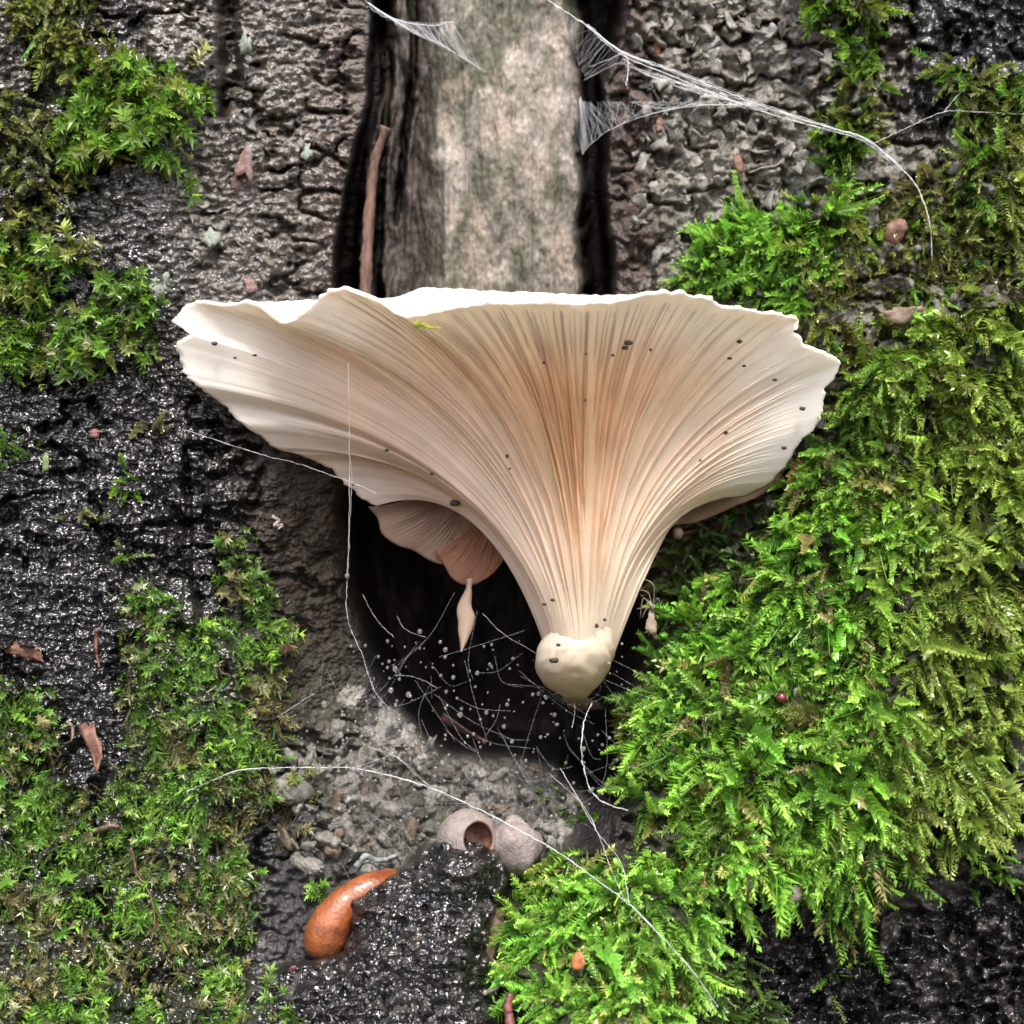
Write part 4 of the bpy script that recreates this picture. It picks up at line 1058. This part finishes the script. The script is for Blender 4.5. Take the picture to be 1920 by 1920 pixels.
lf1 = simple_mat('dead_leaf_tan', (0.10, 0.068, 0.042), (0.21, 0.15, 0.10), 12, 0.55, 1.5, trans=0.2)
lf2 = simple_mat('dead_leaf_rust', (0.085, 0.034, 0.02), (0.19, 0.095, 0.06), 12, 0.55, 1.5, trans=0.2)
lf3 = simple_mat('pale_bit', (0.17, 0.145, 0.13), (0.32, 0.28, 0.26), 10, 0.5, 1)
lf4 = simple_mat('red_twig', (0.08, 0.022, 0.02), (0.16, 0.055, 0.05), 8, 0.45, 1.5)
lf5 = simple_mat('blue_grey', (0.10, 0.115, 0.115), (0.20, 0.225, 0.22), 10, 0.5, 1.5)
lf6 = simple_mat('orange_bit', (0.20, 0.06, 0.02), (0.34, 0.13, 0.04), 10, 0.5, 1)
def leafbit(name, label, cat, u, v, ol, mat, lift=8, curl=0.3, rot=0.0, group=None, tiltv=(0, 0, 0.2), thick=1.6):
    n = normal_at(u, v) * 0.6 + np.array([0, -1, 0]) + np.array(tiltv)
    V, F = plate(on_surface(u, v, lift), ol, thick, n, curl, rot)
    return tag(put(name, V, F, mat, None), label, cat, group)
leafbit('leaf_fragment', 'torn tan leaf scrap between black soil and moss tongue', 'leaf', 925, 1755, [(-18, 5), (-12, 40), (2, 58), (16, 40), (20, 8), (10, -20), (-4, -38), (-12, -60), (-18, -30)], lf1, 26, 0.5)
leafbit('leaf_fragment', 'small pinkish tan leaf scrap lying on the right moss', 'leaf', 1678, 438, [(-18, -8), (-14, 14), (2, 26), (18, 16), (16, -4), (2, -20), (-8, -18)], lf2, 44, 0.4)
leafbit('leaf_fragment', 'small rusty leaf scrap on the grey bark flakes', 'leaf', 1382, 308, [(-8, 18), (2, 22), (9, 6), (14, -12), (2, -16), (-6, 0)], lf2, 12, 0.3)
leafbit('leaf_fragment', 'brown curled leaf scrap in the moss near the right edge', 'leaf', 1690, 590, [(-34, -4), (-10, 12), (22, 10), (40, -2), (16, -14), (-14, -16)], lf1, 44, 0.6)
leafbit('leaf_fragment', 'pink stone chip on dark soil under the right moss', 'stone chip', 1474, 1682, [(-20, -14), (-18, 4), (-2, 18), (18, 20), (22, 4), (6, -14)], lf3, 52, 0.1, thick=9)
leafbit('leaf_fragment', 'pale narrow leaf scrap beside the pink stone chip', 'leaf', 1410, 1655, [(-9, -14), (-8, 10), (2, 22), (10, 10), (8, -10)], lf3, 52, 0.3)
leafbit('leaf_fragment', 'orange leaf scrap resting on the bright moss tongue', 'leaf', 1083, 1802, [(-10, -10), (-8, 8), (4, 16), (14, 4), (8, -12)], lf6, 84, 0.2)
leafbit('leaf_fragment', 'tan pointed leaf tip at the lip of the hollow', 'leaf', 535, 1215, [(-26, 6), (-6, 10), (22, 0), (-4, -12), (-22, -8)], lf2, 16, 0.3)
leafbit('leaf_fragment', 'curled rusty leaf strip on the lower left bark', 'leaf', 172, 1395, [(-26, 30), (-6, 34), (12, 12), (26, -22), (22, -48), (8, -30), (-12, 4)], lf2, 16, 0.5)
leafbit('leaf_fragment', 'rusty fibre shred among dried moss at the left edge', 'leaf', 50, 1225, [(-40, 10), (-10, 22), (24, 8), (36, -14), (10, -10), (-20, -4)], lf2, 16, 0.5)
leafbit('leaf_fragment', 'small red leaf speck in the black lower soil', 'leaf', 548, 1818, [(-8, -4), (-2, 7), (8, 6), (7, -5)], lf4, 6, 0.2)
leafbit('leaf_fragment', 'small red scrap on wet bark left of the cap', 'leaf', 178, 812, [(-10, 2), (-2, 8), (10, 2), (4, -8), (-6, -8)], lf4, 6, 0.2)
leafbit('leaf_fragment', 'small pale pointed leaf on the black left bark', 'leaf', 86, 868, [(-5, -14), (-6, 8), (0, 22), (6, 6), (4, -14)], simple_mat('pale_leaf', (0.08, 0.12, 0.04), (0.13, 0.18, 0.065), 12, 0.4, 1), 8, 0.3)
for uu_, vv_, lb in ((1232, 90, 'orange rust fleck on bark beside the top of the wide crack'), (1236, 234, 'red rust fleck under the grey silk sheet')):
    leafbit('rust_fleck', lb, 'rust fleck', uu_, vv_, [(-5, -14), (-6, 8), (2, 18), (7, 6), (5, -14)], lf2 if vv_ > 100 else lf6, 6, 0.2)
# reddish twig at the bottom edge
path = catmull([(957, 1862, 300), (953, 1890, 306), (956, 1915, 312), (962, 1960, 330)], 20)
V, F = tube(W(path[:, 0], path[:, 1], path[:, 2] + 30), np.linspace(6.5, 9, 20), 8, 4, 0.14)
tag(put('twig', V, F, lf4, None), 'broken red twig poking up beside the moss tongue', 'twig')
def twig(name, label, cat, pts, r, mat, lift=10, seed=1):
    p = catmull(pts, 30)
    d = sample(DD, p[:, 0], p[:, 1]); d = smooth2(d[:, None], 0)[:, 0]
    d = np.convolve(np.pad(d, 4, 'edge'), np.ones(9) / 9, 'valid')
    V, F = tube(W(p[:, 0], p[:, 1], d + lift), np.linspace(r, r * 0.5, 30), 7, seed, 0.24)
    return tag(put(name, V, F, mat, None), label, cat)
twig('twig', 'thin orange brown root thread crossing the lower left moss', 'twig', [(246, 1590), (252, 1615), (258, 1640), (280, 1675), (290, 1720), (286, 1745), (255, 1742)], 2.0, lf2, 15)
twig('twig', 'short rusty needle on the black bark below the left cap', 'twig', [(182, 1180), (180, 1215), (186, 1252)], 4.0, lf2, 8)
twig('twig', 'curved tan bark fibre near the lower left moss', 'twig', [(126, 1352), (136, 1365), (134, 1388), (120, 1395)], 3.5, lf1, 10)
twig('twig', 'pale crooked twig lying in the moss below the cap', 'twig', [(165, 1565), (190, 1555), (212, 1548), (228, 1555)], 6.0, lf1, 18)
twig('lichen_curl', 'curled blue grey lichen lobe behind the slug', 'lichen', [(668, 1625), (684, 1605), (702, 1612), (722, 1612), (742, 1604), (752, 1612)], 6.5, lf5, 26)
twig('twig', 'grey twig stub leaning at the foot of the moss tongue', 'twig', [(908, 1862), (925, 1856), (940, 1845), (952, 1840)], 4.5, lf3, 20)
twig('twig', 'thin brown stem rising by the hollow behind the cap', 'twig', [(1470, 1690), (1484, 1704), (1492, 1716)], 3, lf1, 10)
twig('white_mold', 'white curled fungus thread on the dim lip under the cap', 'fungus', [(510, 968), (522, 976), (514, 986), (530, 984), (522, 992)], 4.0, lf3, 8)
twig('seed', 'tiny white seed stuck on the hollow lip moss', 'seed', [(546, 1198), (550, 1192), (553, 1186)], 3.5, lf3, 8)
twig('bark_sliver', 'dim reddish sliver of wood lying inside the dark hollow', 'wood sliver', [(828, 1345), (850, 1358), (880, 1375), (910, 1392)], 11, simple_mat('dark_red_wood', (0.07, 0.035, 0.03), (0.14, 0.075, 0.065), 14, 0.5, 2), 40)
# dark red bead and white bit in the moss
V, F = blob(on_surface(1465, 1308, 40), 9, 5, 10, 0.05)
bead = simple_mat('red_bead', (0.10, 0.008, 0.02), (0.16, 0.015, 0.03), 20, 0.15, 0.3, coat=0.6)
tag(put('berry', V, F, bead, None), 'tiny shiny dark red berry nestled in the right moss', 'berry')
V, F = blob(on_surface(1492, 1300, 40), 8, 6, 8, 0.25, (0.6, 0.6, 1.2))
tag(put('pale_chip', V, F, lf5, None), 'small whitish chip beside the dark red berry', 'chip')
# brown bead and shrivelled bit where the stem meets the right lobe
V, F = blob(W(1271, 1000, 20), 10, 7, 10, 0.2, (1, 1, 1.1))
tag(put('shrivelled_bud', V, F, lf1, None), 'small shrivelled tan bud under the brown right lobe', 'mushroom bud')
# sprig of moss stuck to the rim
def local_sprig(name, label, c, dirv, ln, col, seed):
    g = np.random.default_rng(seed)
    q, pos = shoot_proto(g, 'feather')
    dirv = np.array(dirv, float); dirv /= np.linalg.norm(dirv)
    ax = np.cross(dirv, [0, -1.0, 0]); ax /= np.linalg.norm(ax); ay = np.cross(dirv, ax)
    loc = q.reshape(-1, 3)
    V = np.asarray(c) + ln * (loc[:, :1] * ax * 0.8 + loc[:, 1:2] * ay * 0.5 + loc[:, 2:] * dirv)
    C = np.array(col) * np.repeat(np.exp(g.normal(size=len(pos)) * 0.15), 4)[:, None]
    o = put(name, V, np.arange(len(V)).reshape(-1, 4), M['moss'], None, smooth=False, cols=C)
    return tag(o, label, 'moss sprig')
u_, v_, d_ = cap_point(0.452, 0.93)
local_sprig('moss_sprig', 'yellow green moss sprig stuck under the white rim', W(770, 606, 356), (1, 0, -0.28), 46, (0.34, 0.36, 0.05), 4)
# dirt specks on the gills
dm = simple_mat('dirt', (0.012, 0.010, 0.009), (0.04, 0.03, 0.025), 6, 0.6, 1)
_cuv = np.stack([cu.ravel(), cv.ravel()], 1)
def cap_at(u, v):
    k = np.argmin((_cuv[:, 0] - u) ** 2 + (_cuv[:, 1] - v) ** 2)
    return cd.ravel()[k]
SPK = [(402, 644, 6), (441, 671, 3), (478, 666, 3), (725, 844, 4), (951, 855, 4.5), (956, 879, 3), (810, 888, 4), (852, 943, 8), (1178, 643, 6), (1172, 652, 5), (1020, 680, 3.5), (1098, 750, 3), (1361, 811, 5), (1387, 640, 5), (1368, 672, 3.5),
       (1395, 686, 3.5), (1313, 863, 3), (1119, 1173, 6), (1134, 1162, 4), (1036, 1125, 4), (1020, 1133, 3.5), (1039, 1238, 7), (1047, 1209, 4), (1099, 664, 3), (1220, 656, 3.5), (1470, 840, 5), (1505, 766, 5), (1453, 712, 3.5), (1149, 666, 3)]
for i, (u, v, r) in enumerate(SPK):
    dd_ = cap_at(u, v) + 14 if v < 1185 else 152
    V, F = blob(W(u, v, dd_), r * 0.85, i, 7, 0.5, (1.1 + 0.4 * math.sin(i), 0.8, 0.8))
    tag(put('dirt_speck', V, F, dm, None), ('black dirt speck on the pale foot of the stem' if v > 1100 else 'black dirt speck on the left wing of the cap' if u < 760 else 'largest black dirt crumb on the gills under the rim' if (u, v) == (1178, 643) else 'long black speck at the fold beside the brownish lobe' if (u, v) == (852, 943) else 'black dirt speck on the smooth right wing of the cap' if u > 1300 else 'tiny black dirt speck between the central gills'), 'dirt speck', 'dirt specks on the gills')
# dead gnat caught in silk beside the stem
gn = tag(empty('gnat', W(1222, 1160, 60)), 'dead long legged gnat with one pale wing hanging by the stem', 'gnat')
gw = simple_mat('gnat_wing', (0.34, 0.26, 0.20), (0.45, 0.36, 0.29), 12, 0.35, 0.5, trans=0.4)
V, F = plate(W(1221, 1164, 60), [(-3, 24), (3, 24), (7, 4), (10, -12), (4, -20), (-5, -21), (-10, -12), (-7, 4)], 1.2, (0.1, -1, 0.1), 0.2)
put('wing', V, F, gw, gn)
gl = simple_mat('gnat_leg', (0.10, 0.08, 0.07), (0.2, 0.17, 0.15), 12, 0.4, 0.5)
V, F = tube(W(*np.array([(1224, 1145, 62), (1222, 1136, 64), (1216, 1128, 62)]).T), [3.5, 4, 2.5], 8)
put('body', V, F, gl, gn)
for pts in ([(1220, 1138, 62), (1205, 1140, 66), (1194, 1142, 60)], [(1220, 1136, 62), (1206, 1122, 68), (1200, 1160, 60)], [(1222, 1134, 62), (1214, 1110, 66), (1188, 1106, 58)], [(1224, 1134, 62), (1234, 1122, 68), (1238, 1144, 60)], [(1224, 1138, 62), (1226, 1098, 66), (1204, 1084, 58)], [(1222, 1138, 62), (1212, 1142, 70), (1204, 1158, 66)]):
    V, F = tube(W(*catmull(pts, 10).T), 1.0, 4)
    put('leg', V, F, gl, gn)

# ================================================================ SPIDER SILK AND DEW
wm, nt, N, L, B = new_mat('silk')
B.inputs['Base Color'].default_value = (0.85, 0.86, 0.88, 1); B.inputs['Roughness'].default_value = 0.35
tr = N.new('ShaderNodeBsdfTransparent'); mx = N.new('ShaderNodeMixShader'); mx.inputs[0].default_value = 0.3
L.new(tr.outputs[0], mx.inputs[1]); L.new(B.outputs[0], mx.inputs[2]); L.new(mx.outputs[0], N['Material Output'].inputs[0])
wf, nt, N, L, B = new_mat('fine_silk')
B.inputs['Base Color'].default_value = (0.8, 0.82, 0.86, 1); B.inputs['Roughness'].default_value = 0.4
tr = N.new('ShaderNodeBsdfTransparent'); mx = N.new('ShaderNodeMixShader'); mx.inputs[0].default_value = 0.28
L.new(tr.outputs[0], mx.inputs[1]); L.new(B.outputs[0], mx.inputs[2]); L.new(mx.outputs[0], N['Material Output'].inputs[0])
def join(parts):
    off = 0; VV2 = []; FF = []
    for V, F in parts:
        VV2.append(V)
        for f in (F if isinstance(F, list) else [F]): FF.append(np.asarray(f) + off)
        off += len(V)
    return np.vstack(VV2), FF
def strand(root, pts, r, n=40, mat=None):
    p_ = catmull(pts, n); g_ = np.random.default_rng(n + int(p_[0, 0]))
    p_[1:-1] += g_.normal(size=(n - 2, 3)) * 0.5
    V, F = tube(W(*p_.T), r * 0.6 * (1 + 0.35 * np.clip(g_.normal(size=n), -1, 2)), 4)
    return put('strand', V, F, mat or wm, root)
def sheet(root, edge_a, edge_b, n, r, seed, jitter=0.12):
    """a sheet of fine threads run between two edges"""
    g = np.random.default_rng(seed)
    a = catmull(edge_a, 60); b = catmull(edge_b, 60); parts = []
    for i in range(n):
        p = a[int(np.clip((i / n + jitter * g.normal()) * 59, 0, 59))]; q = b[int(np.clip((i / n + jitter * g.normal()) * 59, 0, 59))]
        m_ = (p + q) / 2 + np.array([g.normal() * 3, g.normal() * 3 + 2, g.normal() * 4])
        parts.append(tube(W(*catmull([p, m_, q], 7).T), r * 0.42, 3, cap=False))
    V, F = join(parts)
    o = put('silk_sheet', V, F, wf, root); o['kind'] = 'stuff'
    return o
wA = tag(empty('spider_web', W(1170, 100, 60)), 'thick grey silk line from the wide crack across to the right moss', 'spider web')
main = [(1000, -20, 20), (1040, 8, 30), (1100, 48, 50), (1168, 98, 70), (1260, 132, 90), (1350, 168, 100), (1450, 205, 110), (1560, 240, 120), (1625, 262, 128), (1690, 315, 134), (1722, 355, 138), (1740, 405, 136), (1746, 440, 130), (1748, 490, 120)]
strand(wA, main, 2.3, 120)
for k, off in enumerate(((0, 6, -2), (3, -5, 2), (-2, 11, 0), (2, 16, -3))):
    p = [(u + off[0], v + off[1] * math.sin(min(1, i / 5) * 2.6) + off[2], d) for i, (u, v, d) in enumerate(main[2:10])]
    strand(wA, p, 1.0, 80)
strand(wA, [(1168, 98, 70), (1178, 118, 68), (1174, 160, 62)], 3.0, 16)
strand(wA, [(1168, 98, 70), (1140, 112, 30), (1105, 125, -60)], 1.4, 16)
strand(wA, [(1172, 118, 68), (1150, 122, 30), (1095, 150, -80)], 1.2, 16)
strand(wA, [(1640, 268, 128), (1700, 240, 130), (1770, 210, 125), (1840, 210, 120), (1930, 215, 120)], 1.0, 40)
strand(wA, [(1770, 210, 125), (1790, 185, 122), (1810, 165, 118)], 0.8, 10)
sheet(wA, [(1040, 8, 20), (1100, 48, 50), (1168, 98, 70)], [(1060, 30, -100), (1080, 110, -110), (1100, 150, -100)], 60, 0.7, 1)
sheet(wA, [(1168, 110, 70), (1260, 150, 90), (1350, 175, 100), (1440, 205, 108)], [(1168, 120, 66), (1260, 160, 86), (1350, 185, 96), (1440, 208, 108)], 50, 0.8, 2, 0.25)
wB = tag(empty('spider_web', W(1200, 220, 20)), 'hazy curved silk sheet bridging the dark crack above the cap', 'spider web')
strand(wB, [(1092, 290, -90), (1110, 268, -60), (1150, 240, -20), (1220, 214, 20), (1310, 198, 60), (1410, 196, 90)], 1.2, 40)
sheet(wB, [(1092, 290, -90), (1110, 268, -60), (1150, 240, -20), (1220, 214, 20), (1310, 198, 60), (1410, 196, 90)], [(1088, 180, -100), (1090, 190, -80), (1140, 190, -30), (1210, 190, 10), (1310, 190, 50), (1410, 192, 88)], 110, 0.6, 3, 0.1)
wC = tag(empty('spider_web', W(780, 50, 0)), 'triangular silk veil hanging across the top of the pale wood slab', 'spider web')
strand(wC, [(672, -20, 0), (690, 5, 0), (740, 35, 0), (800, 48, -10), (850, 40, -60)], 1.6, 30)
strand(wC, [(690, 5, 0), (760, 50, 0), (830, 85, -40), (910, 135, -90)], 1.2, 30)
sheet(wC, [(690, 5, 0), (740, 35, 0), (800, 42, -10), (850, 40, -60)], [(700, 14, 0), (770, 58, 0), (830, 88, -40), (900, 130, -90)], 110, 0.7, 4, 0.1)
wD = tag(empty('spider_web', W(700, 1440, 150)), 'long dew hung silk thread sagging across the debris to the moss tongue', 'spider web')
long_ = [(350, 1484, 200), (400, 1462, 190), (450, 1444, 185), (520, 1439, 180), (600, 1439, 178), (660, 1440, 178), (740, 1456, 180), (820, 1482, 190), (900, 1518, 205), (980, 1560, 225), (1050, 1600, 270), (1120, 1650, 345), (1180, 1695, 395), (1230, 1745, 425), (1290, 1810, 430), (1345, 1885, 400)]
strand(wD, long_, 1.5, 120)
strand(wD, [(1050, 1440, 130), (1080, 1490, 160), (1120, 1560, 230), (1165, 1620, 310), (1180, 1695, 394)], 0.9, 40)
strand(wD, [(1030, 1450, 130), (1100, 1520, 190), (1150, 1640, 320), (1172, 1690, 392)], 0.7, 40)
wE = tag(empty('spider_web', W(655, 900, 120)), 'fine straight silk thread dropping past the cap into the hollow', 'spider web')
strand(wE, [(653, 680, 190), (655, 850, 150), (654, 1000, 130), (651, 1080, 120), (652, 1160, 115), (680, 1230, 110), (700, 1290, 105), (730, 1330, 100)], 0.9, 70)
strand(wE, [(655, 850, 150), (659, 900, 140), (652, 1080, 120)], 0.6, 30)
wF = tag(empty('spider_web', W(500, 850, 100)), 'slanting silk thread from bark moss to the cap underside', 'spider web')
strand(wF, [(345, 805, 70), (420, 830, 80), (500, 855, 90), (560, 870, 100), (660, 905, 120), (705, 925, 120)], 0.8, 50)
wG = tag(empty('spider_web', W(1095, 1400, 100)), 'curved beaded silk thread below the mushroom foot', 'spider web')
strand(wG, [(1110, 1318, 70), (1096, 1350, 90), (1090, 1400, 110), (1095, 1440, 120), (1110, 1485, 130), (1140, 1508, 140), (1190, 1522, 150)], 1.8, 50)
strand(wG, [(1076, 1318, 60), (1078, 1335, 70), (1072, 1365, 80)], 0.8, 20)
wH = tag(empty('spider_web', W(820, 1400, 60)), 'tangled fine cobweb stretched over the mouth of the hollow', 'spider web')
g = np.random.default_rng(12); parts = []
for i in range(120):
    a = np.array([g.uniform(600, 1150), g.uniform(1230, 1560), g.uniform(20, 110)])
    ang = g.normal() * 0.9 + 0.5; ln = g.uniform(40, 190)
    b = a + np.array([math.cos(ang) * ln, math.sin(ang) * ln, g.normal() * 20])
    m_ = (a + b) / 2 + np.array([g.normal() * 8, g.uniform(0, 26), 0])
    parts.append(tube(W(*catmull([a, m_, b], 11).T), 0.17, 3, cap=False))
V, F = join(parts)
o = put('silk_tangle', V, F, wf, wH); o['kind'] = 'stuff'
for pts in ([(680, 1115, 40), (705, 1160, 50), (738, 1195, 55)], [(745, 1155, 50), (760, 1180, 55), (800, 1196, 60)], [(905, 1150, 40), (940, 1185, 50), (1005, 1225, 60)], [(720, 1400, 100), (770, 1440, 120), (800, 1470, 150)],
            [(660, 1440, 178), (720, 1420, 140), (740, 1410, 120)], [(520, 1345, 120), (560, 1318, 110), (590, 1300, 100)], [(740, 1266, 60), (780, 1270, 60), (820, 1290, 60)], [(690, 1400, 120), (745, 1420, 130), (790, 1462, 150), (850, 1500, 180)]):
    strand(wH, pts, 0.5, 20)

dew, nt, N, L, B = new_mat('dew_water')
B.inputs['Base Color'].default_value = (1, 1, 1, 1); B.inputs['Roughness'].default_value = 0.05; B.inputs['IOR'].default_value = 1.33; B.inputs['Transmission Weight'].default_value = 0.92
# larger drops one by one
BIG = [(771, 1366, 9, 110), (733, 1294, 5, 100), (608, 1320, 6, 105), (653, 1288, 4.5, 100), (675, 1290, 5, 100), (512, 1444, 7, 182), (551, 1441, 5, 180), (596, 1441, 5, 180), (618, 1440, 6, 180), (662, 1442, 6, 180), (716, 1452, 4.5, 180), (634, 1424, 6, 140),
       (787, 1440, 5, 160), (743, 1360, 5, 105), (748, 1348, 4.5, 105), (714, 1320, 5, 100), (651, 1080, 4.5, 121), (662, 907, 4, 120), (741, 1254, 5, 60), (766, 1302, 5, 60), (863, 1340, 5, 60), (835, 1218, 4.5, 60), (787, 1184, 4.5, 60), (1094, 1404, 4.5, 112), (1108, 1482, 4.5, 131),
       (638, 1378, 6, 110), (698, 1376, 6, 110), (780, 1392, 5.5, 110), (830, 1430, 5, 110), (886, 1450, 5, 110), (945, 1362, 4, 60), (960, 1390, 4, 60), (912, 1336, 4, 60), (1010, 1300, 4, 60), (1065, 1290, 4, 80), (1040, 1340, 4, 70), (895, 1262, 4, 60), (850, 1270, 4, 60)]
def dew_label(u, v, r):
    if r >= 9: return 'largest clear dew drop, at the edge of the grey debris slope'
    if d in (180, 182): return 'dew drop strung on the long sagging thread over the debris'
    if d in (120, 121): return 'dew drop on the straight silk thread left of the hollow' if v > 1000 else 'dew drop where two silk threads cross under the cap'
    if d in (112, 131): return 'dew drop on the curved beaded thread below the mushroom foot'
    if d >= 95: return 'clear dew drop on cobweb in front of the grey debris'
    return 'dew drop on cobweb in front of the black hollow'
for i, (u, v, r, d) in enumerate(BIG):
    V, F = blob(W(u, v, d), r, 0, 10, 0.0, (1, 1, 1.08))
    tag(put('dew_drop', V, F, dew, None), dew_label(u, v, r), 'dew drop', 'dew drops on the cobweb')
g = np.random.default_rng(21); parts = []
for i in range(420):
    u = g.uniform(560, 1170); v = g.uniform(1200, 1600)
    if g.random() < 0.35: u, v = 690 + g.normal() * 70, 1390 + g.normal() * 45
    if v < 1330 and u < 640: continue
    parts.append(blob(W(u, v, g.uniform(30, 120)), g.uniform(1.3, 3.6), 0, 6, 0))
for p in list(catmull(long_, 60)):
    parts.append(blob(W(p[0], p[1] + 2, p[2]), g.uniform(1, 2.6), 0, 6, 0))
V, F = join(parts)
tag(put('dew', V, F, dew, None, W(860, 1400, 60)), 'fine dew beads scattered over the cobweb in the hollow', 'dew', kind='stuff')

# ---- chips of rotten wood lying on the debris slope, parts of it
debris = next(o for o in COL.objects if o.name == 'wood_debris')
chm = [simple_mat('chip_grey', (0.08, 0.076, 0.065), (0.19, 0.18, 0.16), 12, 0.6, 4), simple_mat('chip_brown', (0.06, 0.045, 0.03), (0.14, 0.10, 0.07), 12, 0.6, 4)]
chips = []
for k in range(6):
    V, F = blob((0, 0, 0), 10, 40 + k, 9, 0.7, (1.2, 0.7, 0.8))
    chips.append([mesh_np('wood_chip', V * S, F, m_, k % 2 == 0) for m_ in chm])
g = np.random.default_rng(91); cnt = 0
dsd = lambda u, v: float(poly_sd(np.array([u]), np.array([v]), DEBRIS)[0])
while cnt < 95:
    u, v = g.uniform(520, 1060), g.uniform(1370, 1640)
    if dsd(u, v) < 6 or float(poly_sd(np.array([u]), np.array([v]), SOIL)[0]) > -8: continue
    o = bpy.data.objects.new('wood_chip', chips[g.integers(6)][0 if g.random() < 0.75 else 1])
    COL.objects.link(o); o.parent = debris
    o.location = Vector(on_surface(u, v, 2.0) * S) - trunk.location - debris.location
    o.rotation_euler = tuple(g.uniform(-1, 1, 3) * (0.6, 3, 0.6))
    k_ = float(np.exp(g.normal() * 0.45))
    o.scale = (k_ * g.uniform(0.8, 1.6), k_, k_ * g.uniform(0.5, 1.0))
    cnt += 1

# ---- white fuzz of mycelium under the foot of the stem, one part nobody could count
g = np.random.default_rng(44); parts = []
for i in range(260):
    a_ = g.uniform(0, 2 * np.pi); rr_ = g.uniform(0.2, 1.0)
    u_, v_ = 1072 + 58 * rr_ * math.cos(a_), 1278 + 26 * abs(math.sin(a_)) * rr_ + 6
    p0 = np.array([u_, v_, 95 - 40 * rr_ * abs(math.sin(a_))]); dr_ = np.array([(u_ - 1072) / 58 + g.normal() * 0.5, 0.8 + g.normal() * 0.5, g.normal() * 0.5 + 0.5])
    ln_ = g.uniform(6, 18)
    parts.append(tube(W(*catmull([p0, p0 + dr_ * ln_ * 0.5 + g.normal(size=3) * 2, p0 + dr_ * ln_], 6).T), 0.45, 3, cap=False))
V, F = join(parts)
fz = put('mycelium_fuzz', V, F, wf, stem); fz['kind'] = 'stuff'
